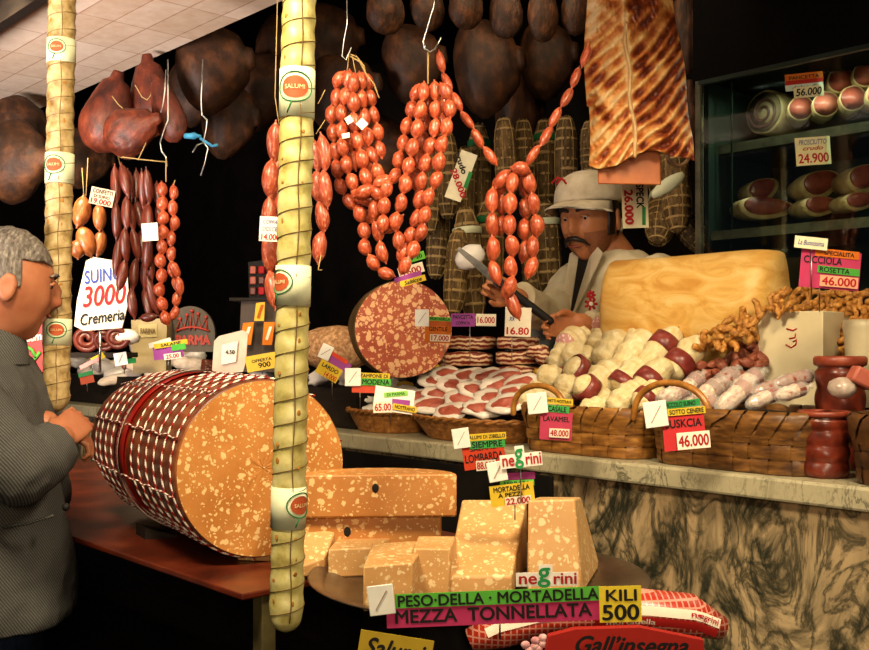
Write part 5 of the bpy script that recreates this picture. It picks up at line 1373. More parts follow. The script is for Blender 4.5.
# ------------------------------------------------------------------ bacon and the huge cut salami
t = NT('streaky_bacon'); co = t.coords(); wv = t.new('ShaderNodeTexWave'); t.link(co, wv.inputs[0]); wv.bands_direction = 'Z'; wv.inputs['Scale'].default_value = 22; wv.inputs['Distortion'].default_value = 5; wv.inputs['Detail'].default_value = 3; wv.inputs['Detail Scale'].default_value = 1.6
BAC = t.done(t.ramp(wv.outputs['Fac'], [(.2, '#7a2e1c'), (.42, '#a9523a'), (.58, '#d99c72'), (.8, '#efd2aa')]), .4, .4)
for x, y, w_, h_, wd, d_ in [(463,375,52,12,'bottom of the left stack',.36),(466,359,54,14,'middle of the left stack',.37),(470,343,52,13,'top of the left stack',.38),(520,372,46,12,'bottom of the right stack',.38),(518,358,44,13,'middle of the right stack',.39),(518,343,42,12,'top of the right stack',.40)]:
    p = PL(x, y, d_); s = p.y/FOC; mb = MB(); rings = []
    for i in range(17):
        u = 2*i/16-1; k = max(.05, 1-abs(u)**3.4)**.5
        rings.append([Vector((u*w_*s*.5, sy*.055*k, (sz*h_*s*.5)*(.6+.4*k)*(1+.12*noise.noise(Vector((u*4, sy, sz*2+x))))+.002*math.sin(u*4+y))) for sy, sz in ((-1,-.8),(-1.03,0),(-1,.8),(-.8,1),(0,1.05),(.8,1),(1,.8),(1,-.8),(.8,-1),(-.8,-1))])
    mb.loft(rings); mk('bacon_slab', mb, BAC, label='streaky bacon slab, '+wd, cat='bacon', group='stacked bacon slabs', loc=p, rot=(0, 0, -.35))
mb = MB(); p = PL(539, 352, .36)
for k in range(3): mb.sphere(p+Vector((.012*k-.01, -.01*k, .012*(k % 2)-.01*k)), (.028, .022, .02), 16, 10, f=lambda n: 1+.25*noise.noise(n*3+Vector((k, 0, 0))))
mk('bacon_ends', mb, BAC, label='knobbly dark bacon end hanging over the right stack', cat='bacon')
# huge salami: face towards the street
p = P(404, 328, 3.02); mb = MB(); r = .153; N = 64; axd = Vector((-.28, .95, 0)).normalized(); sd_ = Vector((axd.y, -axd.x, 0))
p.z = TOP+.19+r-.025; 
def hp(a, an, rr): return p+axd*a+(sd_*math.cos(an)+Vector((0, 0, .97))*math.sin(an))*rr
hs = root('huge_salami', p-Vector((0, 0, r)), 'huge coarse red salami standing on edge, cut face with big white fat flecks', 'salami')
mb = MB(); mb.loft([[hp(a, 2*PI*j/N, rr*(1+.015*noise.noise(Vector((math.cos(2*PI*j/N)*2, math.sin(2*PI*j/N)*2, a*6))))) for j in range(N)] for a, rr in [(0, r*.985), (.004, r)]+[(.03*i, r*(1-.003*i*i)) for i in range(1, 6)]])
mk('rind', mb, NETTED, hs); mb = MB()
mb.loft([[hp(-.0015, 2*PI*j/N, r*.985*k*(1+.015*noise.noise(Vector((math.cos(2*PI*j/N)*2, math.sin(2*PI*j/N)*2, 0))))) for j in range(N)] for k in (.01, .3, .6, .85, 1)], cap=False); mk('cut_face', mb, SALAMI, hs, label='red cut face with pale fat flecks')
mb = MB(); q = P(338, 348, 3.16); mb.tube([q+Vector((-.12, .06, 0)), q+Vector((-.06, .03, 0)), q, q+Vector((.05, -.02, 0)), q+Vector((.09, -.04, 0))], [.045, .066, .072, .066, .05], 28, round_ends=True)
ns_ = nm('beige_net', [(.3, '#7c5638'), (.5, '#a87c54'), (.7, '#cfa87c')], 90, .7, .6, .2, bdist=.004)
mk('netted_salami', mb, ns_, label='thick beige netted salami lying behind the yellow column, beside the huge cut salami', cat='salami')

# ------------------------------------------------------------------ left end of the counter
slab('display_riser', -3.35, -1.05, .10, .52, TOP, TOP+.13, DARKB, label='low dark box raising the white salamis at the far end of the counter', cat='riser')
WM = [roll_mesh(WHITESAL, s_) for s_ in (2, 6)]
REND = nm('red_cut_end', [(.3, '#8a3420'), (.7, '#b85a3e')], 60, .5)
ws = [(147,373,44,12,-8,1,.16,'lower one with an orange-red end cap'),(163,364,52,13,-9,1,.24,'longer one with an orange-red end cap'),(176,360,60,13,-14,0,.30,'one reaching from the beige bag to the framed card'),(190,369,34,14,-6,0,.18,'plump one left of the dark-red cube'),
 (108,372,40,11,18,0,.22,'one by the small red and green tag'),(92,368,34,12,40,0,.3,'steep one beside the brown column salami'),(84,384,32,13,65,0,.16,'lowest steep one by the brown column salami'),(120,383,44,10,14,0,.12,'lowest long one on the netting'),
 (233,371,30,11,20,1,.20,'short one with a small red end'),(252,366,34,13,8,1,.22,'short one with a large red end under the yellow paper'),(285,368,40,12,-6,0,.24,'one behind the yellow column, left side'),(255,352,30,12,20,0,.34,'one high up below the orange cards'),
 (275,348,30,12,-10,0,.36,'one highest, next to the yellow column'),(330,362,30,12,-40,0,.2,'one right of the yellow column'),(340,378,32,12,-30,0,.14,'lower one right of the yellow column'),(205,378,36,10,-3,0,.14,'flat one just above the netting'),(135,352,30,10,-70,0,.34,'upright one by the green clip')]
for k, (x, y, L_, W_, dg_, rc, d_, wd) in enumerate(ws):
    p, v, s = aim(x, y-5, d_, dg_, .15)
    rt = root('white_salami', p, 'white floured salami, '+wd, 'salami', 'white salamis at the far end of the counter', rot=v.to_track_quat('Z', 'Y').to_euler())
    o = bpy.data.objects.new('casing', WM[k % 2]); COL.objects.link(o); o.parent = rt; o.scale = (W_*s, W_*s, L_*s)
    if rc: mb = MB(); mb.sphere((0, 0, -L_*s*.49), (W_*s*.40, W_*s*.40, .014), 16, 8); mk('end_cap', mb, REND, rt, world=False, label='orange-red end')
R.seed(44)
for k, (x, y, wd) in enumerate([(78,360,'beside the brown column salami'),(104,366,'under the yellow and pink slip'),(118,374,'below the white clip'),(158,374,'just above the netting'),(222,372,'under the framed card'),(196,358,'below the crown sign'),(240,356,'right of the framed card'),(262,374,'under the yellow stamped slip'),(268,345,'below the orange cards'),(284,352,'touching the yellow column'),(322,376,'right of the yellow column, on the netting'),(346,368,'next to the crooked yellow card')]):
    p = PL(x, y, .13+(376-y)*.007); s = p.y/FOC; mb = MB(); mb.sphere((0, 0, 0), (15*s, 10*s, 7.5*s), 20, 12, f=lambda n: 1+.28*noise.noise(n*2.2+Vector((k*3, 5, 0))))
    mk('white_packet', mb, PORKW, label='crumpled pale packet at the counter end, '+wd, cat='packet', group='pale packets at the far end', loc=p, rot=(.3, R.uniform(-.5, .5), R.uniform(0, 3)))
p = PL(209, 367, .14); mb = MB(); mb.box((0, 0, 0), (.062, .05, .058)); mk('meat_cube', mb, SALAMI_S, label='dark red cube of cured meat beside the framed card', cat='meat', bevel=.008, loc=p, rot=(0, .1, .3))
for x, y, r_, wd in ((86,339,12,'leftmost'),(104,340,10,'middle'),(117,337,11,'rightmost')):
    coil(wd+' glossy dark sausage coil under the big white sign', x, y, 3.35, r_, DARKS, 'sausage coils under the white sign', .1)
mb = MB(); p = P(100, 345, 3.42); s = 3.4/FOC; mb.box((0, .0, 0), (64*s, .14, 5*s)); mk('coil_shelf', mb, DARKB, label='narrow dark shelf carrying the sausage coils', cat='shelf', loc=P(100, 355, 3.42), smooth=False)
mb = MB(); mb.sphere(P(126, 337, 3.38), (14*s, .04, 8*s), 16, 10, f=lambda n: 1+.2*noise.noise(n*3)); mk('white_packet', mb, PORKW, label='white glossy packet right of the sausage coils', cat='packet')

# ------------------------------------------------------------------ boards, boxes and cards at the far end
def panel(name, pts, Y, mat, label, cat, th=.006, bevel=.001, thick_back=None, group=None):
    mb = MB(); f_ = [P(x, y, Y) for x, y in pts]; mb.loft([f_[::-1], [q+Vector((0, thick_back or th, 0)) for q in f_[::-1]]])
    return mk(name, mb, mat, label=label, cat=cat, bevel=bevel, auto=35, origin=False, group=group)
def write(parent, s_, px, py, w_, h_, Y, ink=INK, deg=0, shear=0, bold=.03, name='lettering'):
    s = Y/FOC; tm = text_mb(s_, w_*s, h_*s, bold, shear); M = Matrix.Rotation(math.radians(-deg), 3, 'Y')
    tm.v = [P(px, py, Y)+M @ v for v in tm.v]; return mk(name, tm, ink, parent, smooth=False)
cream = nm('cream_board', [(.3, '#d6c6b2'), (.7, '#eadfd0')], 8, .7, .05, .2)
o = panel('price_board', [(86,261),(93,257),(122,262),(127,270),(129,300),(122,328),(84,331),(74,326),(77,300)], 3.05, cream, 'big cream price board with red 3000, leaning beside the dark sausages', 'price board')
write(o, 'SUINO', 103, 275, 38, 13, 3.047, BLUEINK, 8, .2, .02); write(o, '3000', 104, 295, 44, 20, 3.047, REDINK, 6, .3, .015); write(o, 'Cremeria', 102, 317, 44, 11, 3.047, INK, 8, .3, .02)
mb = MB(); mb.tube([P(100,329,3.056), P(100,372,3.056)], .004, 6); mk('support_rod', mb, STEEL, o)
bg = nm('kraft_bag', [(.3, '#8a7850'), (.7, '#a8966a')], 10, .7, .3)
o = panel('paper_bag', [(131,320),(167,318),(166,372),(133,374)], 3.55, bg, 'beige paper bag with a small printed label, below the dark sausages', 'bag', thick_back=.07)
b2 = panel('bag_label', [(138,325),(157,324),(157,337),(139,338)], 3.546, paper('#b8a878'), None, None); b2.parent = o; write(b2, 'FARINA', 148, 331, 15, 5, 3.54, flat('brown_ink', '#6a5228'))
gb = nm('grey_board', [(.3, '#3e362e'), (.7, '#55493c')], 8, .7, .1)
pts = [(166, 352)]+[(190+25*math.cos(t), 334-28*math.sin(t)) for t in [PI-PI*i/16 for i in range(17)]]+[(214, 352)]
o = panel('ham_sign', pts, 3.62, gb, 'dark domed shop sign with a red crown over the word PARMA', 'sign', thick_back=.02)
mb = MB(); cr_ = [(177,347-18),(180,320),(184,330),(187,316),(190,330),(192,312),(195,330),(198,315),(201,329),(206,318),(207,329)]
mb.tube([P(x, y, 3.615) for x, y in cr_], .0035, 6); mb.tube([P(x, y, 3.615) for x, y in ((176,331),(184,328),(192,327),(200,328),(209,331))], .004, 6)
for x, y in ((180,319),(187,315),(192,311),(198,314),(206,317)): mb.sphere(P(x, y, 3.615), .007, 10, 6)
mk('crown', mb, flat('crown_red', '#a3382c', .6), o); write(o, 'PARMA', 193, 340, 34, 9, 3.615, flat('crown_red2', '#a3382c', .6), 0, 0, .05)
fr = nm('pinkish_frame', [(.3, '#b59a86'), (.7, '#d2bba6')], 10, .5, .05)
o = panel('framed_card', [(214,341),(219,336),(243,330),(248,333),(246,362),(243,372),(215,375),(212,370)], 3.3, fr, 'rounded pale frame round a small white card, beside the dark-red cube', 'framed card')
b2 = panel('inner_card', [(222,345),(238,341),(236,362),(221,365)], 3.292, paper('#e9dfcf'), None, None, th=.004); b2.parent = o; write(b2, '4.50', 230, 352, 9, 4, 3.288)
o = panel('dark_cabinet', [(241,301),(281,301),(281,372),(238,372)], 3.55, nm('brown_post', [(.3, '#2c1f15'), (.7, '#4a3626')], 8, .6), 'dark brown stand behind the orange cards', 'stand', thick_back=.10)
o = panel('display_tray', [(248,262),(274,259),(276,298),(249,300)], 3.6, INK, 'black rack of small red packets standing behind the coarse sausages', 'rack', thick_back=.05)
R.seed(3)
for r_ in range(3):
    for c_i in range(3):
        mb = MB(); q = P(253+c_i*8.5, 270+r_*10.5, 3.59); mb.box(q, (.022, .012, .028)); mk('red_packet', mb, [LINKP, DARKS, REDINK][R.randrange(3)], o, bevel=.004)
mb = MB(); mb.box(P(257, 300, 3.59), (.17, .14, .01)); mk('rack_shelf', mb, DARKB, label='thin dark shelf under the black rack', cat='shelf', smooth=False)
for pts, c1_, c2_, wd in (([(256,303),(265,302),(264,321),(254,321)], '#e6b43c', '#b4581c', 'small yellow card with an orange figure, uppermost of the three'), ([(243,323),(254,322),(251,345),(240,345)], '#e07a1e', '#f4e6c8', 'left orange and white card under the small yellow one'), ([(264,322),(275,322),(272,345),(262,345)], '#e07a1e', '#f4e6c8', 'right orange and white card beside the yellow column')):
    o = panel('picture_card', pts, 3.5, paper(c1_), wd, 'card', th=.002, group='small orange cards')
    cx_ = sum(a for a, b in pts)/4; cy_ = sum(b for a, b in pts)/4
    mb = MB(); mb.hexa([P(cx_-3, cy_+6, 3.497), P(cx_-.5, cy_+7, 3.497), P(cx_+4, cy_-7, 3.497), P(cx_+1, cy_-7, 3.497)]+[P(cx_-3, cy_+6, 3.4995), P(cx_-.5, cy_+7, 3.4995), P(cx_+4, cy_-7, 3.4995), P(cx_+1, cy_-7, 3.4995)]); mk('pale_stripe', mb, paper(c2_), o, smooth=False)
o = panel('red_poster', [(14,316),(45,318),(46,352),(46,372),(12,372)], 3.4, nm('red_board', [(.3, '#8a1c18'), (.7, '#b02c22')], 6, .5, .05), 'red board with white script, behind the customer and the brown column', 'sign')
write(o, 'La', 29, 328, 12, 7, 3.395, paper('#efe3d4'), 10, .3); write(o, 'Salumi', 32, 337, 24, 8, 3.395, paper('#efe3d4'), 8, .3)
mb = MB(); 
for pts in (((22,352),(26,346),(32,350),(36,358)), ((26,364),(34,360),(40,352)), ((20,358),(24,362),(30,362))): mb.tube([P(x, y, 3.395) for x, y in pts], .006, 6)
mk('leaf_emblem', mb, flat('leafgreen', '#4f9a3a', .6), o)

# ------------------------------------------------------------------ glass display case
cs = root('display_case', LT(.6, .9, 0), 'tall dark refrigerated glass case with two shelves of hams', 'display case', rz=UA)
tL = Tof(701, .62); tR = 1.32; zt = CZ+(HY-82)/FOC*PL(701, 82, .62).y; zs1 = CZ+.574; zs2 = CZ+(HY-234)/FOC*PL(703, 234, .66).y
CASEM = nm('case_dark_green', [(.3, '#0f1a14'), (.7, '#1c2c22')], 6, .4, .05); ALU = nm('dull_aluminium', [(.3, '#5c5a48'), (.7, '#8d8a72')], 20, .35, .05, metal=.7)
slab('back_panel', tL, tR, 1.06, 1.08, .16, zt, CASEM, cs, label='greenish back wall'); slab('side_panel', tL-.0, tL+.012, .64, 1.06, .16, zt, CASEM, cs); slab('side_panel', tR-.012, tR, .64, 1.06, .16, zt, CASEM, cs)
slab('base', tL, tR, .64, 1.06, .16, 1.0, CASEM, cs)
slab('fascia', tL-.02, tR, .61, 1.10, zt, zt+.55, nm('case_black', [(.3, '#080706'), (.7, '#100d0b')], 6, .9, .05, .05), cs, label='black fascia above the glass')
slab('frame_post', tL-.010, tL+.006, .605, .625, 1.0, zt, ALU, cs, bevel=.001, label='thin metal corner post')
slab('frame_post', tL+.062, tL+.066, .675, .68, 1.0, zt, nm('post_dark', [(.3, '#141a14'), (.7, '#1f2a20')], 6, .9, 0, .05), cs)
slab('frame_rail', tL, tR, .605, .62, zt-.012, zt, CASEM, cs)
slab('shelf', tL+.013, tR-.013, .70, 1.055, zs1-.02, zs1, CASEM, cs, label='upper shelf with a dull front edge'); slab('shelf', tL+.013, tR-.013, .66, 1.055, zs2-.022, zs2, CASEM, cs, label='lower shelf')
slab('shelf_edge', tL+.013, tR-.013, .69, .70, zs1-.022, zs1+.004, ALU, cs); slab('shelf_edge', tL+.013, tR-.013, .65, .66, zs2-.022, zs2+.004, ALU, cs)
g = NT('case_glass'); n_ = g.n; 
for x in list(n_): 
    if x.type == 'BSDF_PRINCIPLED': n_.remove(x)
tr = g.new('ShaderNodeBsdfTransparent'); gl = g.new('ShaderNodeBsdfGlossy'); gl.inputs['Roughness'].default_value = .03; fz = g.new('ShaderNodeFresnel'); fz.inputs[0].default_value = 1.45; mx = g.new('ShaderNodeMixShader')
tr.inputs[0].default_value = (.86, .92, .88, 1); g.link(fz.outputs[0], mx.inputs[0]); g.link(tr.outputs[0], mx.inputs[1]); g.link(gl.outputs[0], mx.inputs[2]); g.link(mx.outputs[0], n_['Material Output'].inputs[0])
slab('glass_front', tL+.008, tR, .612, .616, 1.0, zt-.012, g.m, cs)
# goods in the case
FAT_LIT = nm('yellow_lit_ham_fat', [(.3, '#9c7c4c'), (.7, '#c9ab7a')], 30, .45, .2, .4, tone=.06)  # ham fat with the case's yellow-brown light put into its colour
def cyl_face(name, label, px, py, d, r, length, mats, cat, group, axis=None, mottled=False):
    p = PL(px, py, d); s = p.y/FOC; ax_ = (axis or Vector((.25, .95, 0))).normalized(); m = frame(p, ax_, (0, 0, 1)); rt = root(name, p, label, cat, group)
    mb = MB(); mb.lathe([(r*s*.93, 0), (r*s, .004), (r*s*1.0, length*.5), (r*s*.96, length), (r*s*.5, length*1.08)], 30, m, bump=lambda a, z: .05*noise.noise(Vector((math.cos(a)*2+px, math.sin(a)*2, 1)))); mk('rind', mb, mats[0], rt)
    mb = MB(); mb.lathe([(r*s*.90, -.001), (r*s*.001, -.003)], 30, m, bump=lambda a, z: .05*noise.noise(Vector((math.cos(a)*2+px, math.sin(a)*2, 1)))); mk('cut_face', mb, mats[1], rt)
    return rt, m, s
for x, y, r_, wd in ((801,108,12.5,'first in the lower row'),(826,104,13,'second in the lower row'),(853,98,13,'third in the lower row'),(841,80,13,'first in the upper row'),(866,74,13,'second in the upper row'),(880,94,13,'cut off by the picture edge')):
    cyl_face('ham_roundel', 'cut round ham on the upper shelf, '+wd, x, y, .78+(0 if y > 90 else .02), r_, .10, (FAT_LIT, LEAN), 'ham', 'round cut hams on the upper shelf')
rt, m, s = cyl_face('rolled_pancetta', 'big rolled pancetta with a dark spiral cut end on the upper case shelf', 764, 112, .80, 22, .12, (nm('pancetta_rind', [(.3, '#7a6038'), (.7, '#b09868')], 30, .5), nm('pancetta_pale', [(.3, '#7c6a4c'), (.7, '#a08a62')], 20, .5)), 'pancetta', None, Vector((.8, .6, 0)))
mb = MB(); mb.tube([m @ Vector((s*(3+14*t/12.6)*math.cos(t), s*(3+14*t/12.6)*math.sin(t), -.004)) for t in [.3*i for i in range(1, 43)]], .0042, 6); mk('spiral', mb, nm('spiral_dark', [(.3, '#3a1c16'), (.7, '#5c3328')], 30), rt)
def half_ham(label, px, py, w_, h_, d, deg=0):
    p = PL(px, py, d); s = p.y/FOC; rt = root('half_ham', p, label, 'ham', 'halved hams on the lower shelf', rot=(0, math.radians(deg), .15))
    prof = [(math.cos(t)*(.5+.06*math.sin(t)), math.sin(t)*.5*(1-.25*math.cos(t))) for t in [2*PI*i/28 for i in range(28)]]
    mb = MB(); mb.loft([[Vector((x*w_*s*k, y, z*h_*s*k)) for x, z in prof] for y, k in ((0, .96), (.006, 1), (.05, 1.0), (.10, .8), (.13, .3))]); mk('rind_and_fat', mb, FAT_LIT, rt, world=False)
    mb = MB(); mb.loft([[Vector((x*w_*s*k-w_*s*.01, -y, z*h_*s*k+h_*s*.08)) for x, z in prof] for y, k in ((.001, .80), (.004, .76), (.005, .3), (.005, .01))]); mk('lean', mb, DLEAN, rt, world=False, label='dark red lean face')
for x, y, w_, h_, wd, dg_ in ((768,208,62,22,'lowest left one',0),(822,206,42,20,'lowest middle one',-5),(862,201,40,18,'lowest one at the picture edge',-8),(764,190,36,24,'upper left one with a shank',-25),(822,184,46,28,'upper middle one, tallest',-20),(866,178,40,28,'upper one at the picture edge',-25)):
    half_ham('halved dark raw ham in a pale fat rim, '+wd, x, y, w_, h_, .74 if y > 195 else .80, dg_)
l = bpy.data.lights.new('case_lamp_light', 'AREA'); l.energy = 5; l.color = (.9, 1, .78); l.size = 1.1; l.shape = 'RECTANGLE'; l.size_y = .03
o = bpy.data.objects.new('case_lamp_light', l); COL.objects.link(o); o.location = LT(.55, .68, zt-.03); o.rotation_euler = (0, 0, UA)

# ------------------------------------------------------------------ price cards
PINK, YEL, GRN, WHT, ORG, PUR, RED = '#b03a54', '#d0b030', '#5a9e3c', '#ddd2bc', '#c8681e', '#94448e', '#b03420'
# the long sign on the tray
Ym = 1.40
rt = sign('mortadella_sign', 'long green and pink sign reading PESO DELLA MORTADELLA MEZZA TONNELLATA KILI 500', Ym,
     [(493.5,613,214,22,2.3,'#b83462',[('MEZZA  TONNELLATA','k',0,0,196,13,0)]), (498,597,206,14,2.3,'#58b03c',[('PESO·DELLA · MORTADELLA','k',0,0,200,11,0)]), (620,603.5,42,36,1.5,'#e4cc38',[('KILI','k',1,-9,30,11,0), ('500','k',0,8,36,15,0)])], 'sign',
     clip=(381.5,599,26,30,7), stick=(500,615,640))
def negrini(parent_name, label, px, py, w_, h_, Y, deg, stick=None):
    s = Y/FOC; rt = root(parent_name, P(px, py, Y), label, 'name card', 'red and green name cards'); M = Matrix.Rotation(math.radians(-deg), 3, 'Y')
    mb = MB(); mb.box((0, 0, 0), (w_*s, .0012, h_*s*.62)); mb.v = [M @ v+Vector((0, 0, -h_*s*.10)) for v in mb.v]; b = mk('card', mb, paper('#f2ece0'), rt, world=False, smooth=False)
    mb = MB(); mb.box((0, 0, 0), (w_*s*.22, .0012, h_*s)); mb.v = [M @ (v+Vector((-w_*s*.02, .0004, h_*s*.06))) for v in mb.v]; mk('card_tab', mb, paper('#f2ece0'), b, world=False, smooth=False)
    for tx, x0, ww, hh2, ink, dz in (('ne', -.31, .28, .36, REDINK, -.12), ('g', -.05, .19, .86, flat('logo_green', '#1f8a48', .6), -.02), ('rini', .29, .36, .48, REDINK, -.07)):
        tm = text_mb(tx, w_*s*ww, h_*s*hh2, .022); tm.v = [M @ (v+Vector((x0*w_*s, -.0016, dz*h_*s))) for v in tm.v]; mk('lettering', tm, ink, b, world=False, smooth=False)
    if stick: mb = MB(); mb.tube([Vector((0, .003, 0)), Vector((0, .003, -stick*s))], .0013, 6); mk('prong', mb, STEEL, rt, world=False)
negrini('name_card', 'red and green lettered name card on the long green and pink sign', 547, 577, 62, 22, 1.405, 1)
negrini('name_card', 'red and green lettered name card above the yellow 22.000 card', 521, 458, 42, 22, 1.728, 6, 45)
sign('price_tag', 'yellow 22.000 mortadella card with purple and green strips on the tall blocks', 1.74,
     [(517,476,36,7,3,'#9a3a7a',[]), (517,483,34,6,3,'#6fbf4a',[('FERRARA','g',0,0,26,4,0)]), (512,494,44,21,7,YEL,[('MORTADELLA','k',0,-6,36,5,0),('A PEZZI','k',-2,0,24,4,0)]), (518,500,26,8,6,WHT,[('22.000','r',0,0,24,6,0)])], clip=(497,471,19,20,10), stick=(515,490,520))
Yl = 2.40
sign('price_tag', 'orange-red LOMBARDA card with yellow and green strips hanging on the counter edge', Yl,
     [(484,456,42,24,8,'#c23e22',[('SALAME','k',0,-8,26,4,0),('LOMBARDA','k',0,1,38,8,0)]), (487,444,36,8,4,'#3f9c4a',[('SIEMPRE','k',0,0,30,6,0)]), (486,436.5,40,7,4,YEL,[('SALUMI DI ZIBELLO','k',0,0,38,3.5,0)]), (486,465,20,10,5,WHT,[('88.000','r',0,0,18,7,0)])], clip=(461,438,17,20,8), stick=(468,430,446))
Yb = 2.24
sign('price_tag', 'pink 48.000 card with yellow and green strips on the heaped basket with cane handle', Yb,
     [(556,426,32,28,-3,PINK,[('LAVAMEL','k',0,-7,26,5,0)]), (557,409,24,7,-5,'#3f9c4a',[('CASALE','k',0,0,18,5,0)]), (556,401,34,6,-5,YEL,[('SALAMETTI NOSTRANI','k',0,0,30,3,0)]), (559,433,20,9,-3,WHT,[('48.000','r',0,0,18,6,0)])], clip=(537,403,20,21,6), stick=(548,396,416))
Yc2 = 2.06
sign('price_tag', 'red SUSKCIA 46.000 card with green and yellow strips on the long basket', Yc2,
     [(684,431,42,38,5,'#bf3236',[('SUSKCIA','k',0,-8,36,8,0)]), (680,404,40,7,6,'#2f8c48',[('PICCOLO SUINO','k',0,0,30,4.5,0)]), (686,411,38,7,5,YEL,[('SOTTO CENERE','k',0,0,34,4.5,0)]), (693,440,33,17,5,'#f0e6d4',[('46.000','r',0,0,30,11,0)])], clip=(655,414,23,26,8), stick=(668,404,424))
sign('price_tag', 'orange 17.000 card with green strip on the huge cut salami', 2.75,
     [(438,332,26,22,-2,ORG,[('GENTILE','k',0,-3,18,4,0)]), (442,322,24,8,-2,'#b85a2a',[]), (440,319,22,4,-3,'#5fae3c',[('MORTADELLA','k',0,0,20,2.5,0)]), (440,338,20,7,-2,WHT,[('17.000','r',0,0,17,5,0)])], clip=(422,318,14,17,0), stick=(445,330,366))
sign('price_tag', 'purple card with white 16.000 field behind the left bacon stack', 2.72, [(463,320,24,13,0,PUR,[('PANCETTA','k',0,-3,20,4,0),('COPPATA','k',0,3,14,3,0)]), (486,320,20,12,-1,WHT,[('16.000','r',0,0,17,6,0)])], stick=(470,322,362))
sign('price_tag', 'white paper 16.80 tag behind the lowest link of the hanging swag bunch', 2.70, [(518,322,26,29,-2,WHT,[('16.80','r',0,9,22,7,0),('xx','b',-6,-3,6,4,.3)])], stick=(512,330,362))
sign('price_tag', 'yellow and purple card stuck crookedly right of the yellow column salami', 2.55, [(339,363,24,10,-32,PUR,[]), (338,357,22,4,-32,'#c8442a',[]), (329,371,24,15,-30,YEL,[('LARDO','k',0,-3,18,4,0),('14.000','r',4,4,13,5,0)])], clip=(326,352,12,15,-25), stick=(332,368,402))
sign('price_tag', 'red-based MODENA card with yellow and green strips and white clip, left of the brown basket', 2.50, [(369,386,34,14,-2,'#c04a34',[]), (374,376,32,6,-2,YEL,[('ZAMPONE DI','k',0,0,28,3.5,0)]), (376,382,30,7,-2,'#4fa63e',[('MODENA','k',0,0,27,5,0)])], clip=(353,377,16,18,0), stick=(360,384,410))
sign('price_tag', 'white 65.00 tag with green, purple and yellow strips on the brown basket', 2.42, [(394,400,40,24,-8,'#f0e6da',[]), (396,394,24,5,5,'#8cc45a',[('DI PARMA','g',0,0,18,3,0)]), (401,402,18,5,-6,PUR,[]), (405,408,24,6,-10,YEL,[('NOSTRANO','k',0,0,20,3.5,0)]), (383,407,19,11,2,WHT,[('65.00','r',0,0,16,7,0)])], stick=(390,402,424))
sign('price_tag', 'green, white, purple and yellow card under the tip of the sausage V', 2.28, [(411,270,26,10,16,WHT,[('1600','r',1,1,18,6,0)]), (416,257,18,8,16,'#62b23e',[('V 20','k',0,0,12,4,0)]), (408,277,28,5,16,PUR,[]), (413,281,26,6,16,YEL,[('Salsicce','k',0,0,18,4,.3)])], stick=(402,262,274))
sign('price_tag', 'tilted white card with black and red writing among the netted salamis', 3.05, [(461,176,17,50,-20,'#d8cfae',[])])
for tx, dx, dy, w_, h_, ink, dg_ in (('crudo', -3.5, -4, 30, 6, INK, 71), ('28.000', -7.5+2, 6, 26, 6.5, REDINK, 71)):
    pass
o = [x for x in bpy.data.objects if x.name.startswith('price_tag') and x.parent is None][-1]
def vwrite(parent, s_, px, py, w_, h_, Y, ink, deg): write(parent, s_, px, py, w_, h_, Y, ink, deg)
vwrite(o, 'crudo', 461, 163, 22, 6, 3.045, INK, -70); vwrite(o, '28.000', 458.5, 183, 30, 6, 3.045, REDINK, -70)
mb = MB(); Mx = Matrix.Rotation(math.radians(20), 3, 'Y'); s = 3.05/FOC; mb.box((0, 0, 0), (4*s, .001, 17*s)); mb.v = [P(468, 180, 3.046)+Mx @ v for v in mb.v]; mk('colour_strip', mb, paper('#2f7a3c'), o, smooth=False)
s = 2.62/FOC
sign('price_tag', 'upright white card with red 26.000 written down it, below the rib slab', 2.62, [(635,205,26,46,2,'#d8cfae',[])], clip=None, stick=(635,175,186))
o = [x for x in bpy.data.objects if x.name.startswith('price_tag') and x.parent is None][-1]
write(o, '26.000', 629, 207, 34, 8, 2.615, REDINK, -88, 0, .05); write(o, 'SPECK', 640, 196, 24, 7, 2.615, INK, -88, 0, .04)
mb = MB(); mb.box(P(644, 216, 2.615), (3.5*s, .001, 18*s)); mk('colour_strip', mb, paper('#2f7a3c'), o, smooth=False)
sign('price_tag', 'pink and orange CICCIOLA 46.000 card with a white strip stuck in the crackling', 2.12,
     [(830,270,60,38,-5,'#b83a62',[('CICCIOLA','k',-8,-9,38,7,0)]), (837,254,44,8,-6,ORG,[('SPECIALITA','k',2,0,30,4,0)]), (838,271,42,7,-6,'#4a9c3c',[('ROSETTA','k',-4,0,30,5,0)]), (838,282,38,11,-5,'#e8a888',[('46.000','r',0,0,34,8,0)])], clip=None, stick=(820,270,312))
sign('price_tag', 'narrow white strip with faint writing above the pink CICCIOLA card', 2.11, [(811,243,33,12,-6,'#e6dcb8',[('La Buonissima','b',0,0,26,5,.3)])], stick=(812,246,300))
q = PL(804, 84, .59)
sign('price_tag', 'orange, red and white 56.000 card on the glass above the round hams', q.y, [(804,77,38,8,6,ORG,[('PANCETTA','k',0,0,30,3.5,0)]), (804,82,38,5,6,'#b02a20',[]), (804,87,38,6,6,'#c8d4c8',[('dolce di','k',0,0,24,3,.2)]), (808,92,30,11,6,'#e2d6ac',[('56.000','k',0,0,26,7,.2)])])
q = PL(813, 151, .59)
sign('price_tag', 'cream 24.900 card with red figures on the glass between the shelves', q.y, [(813,151,35,28,4,'#ddd3a2',[('PROSCIUTTO','b',0,-9,28,5,.3),('crudo','r',0,-3,20,4,.3),('24.900','r',0,7,30,9,0)])])
sign('price_tag', 'blank white square tag hooked on the long dark sausages', 2.50, [(150,232,16,18,4,'#efe6d8',[])])
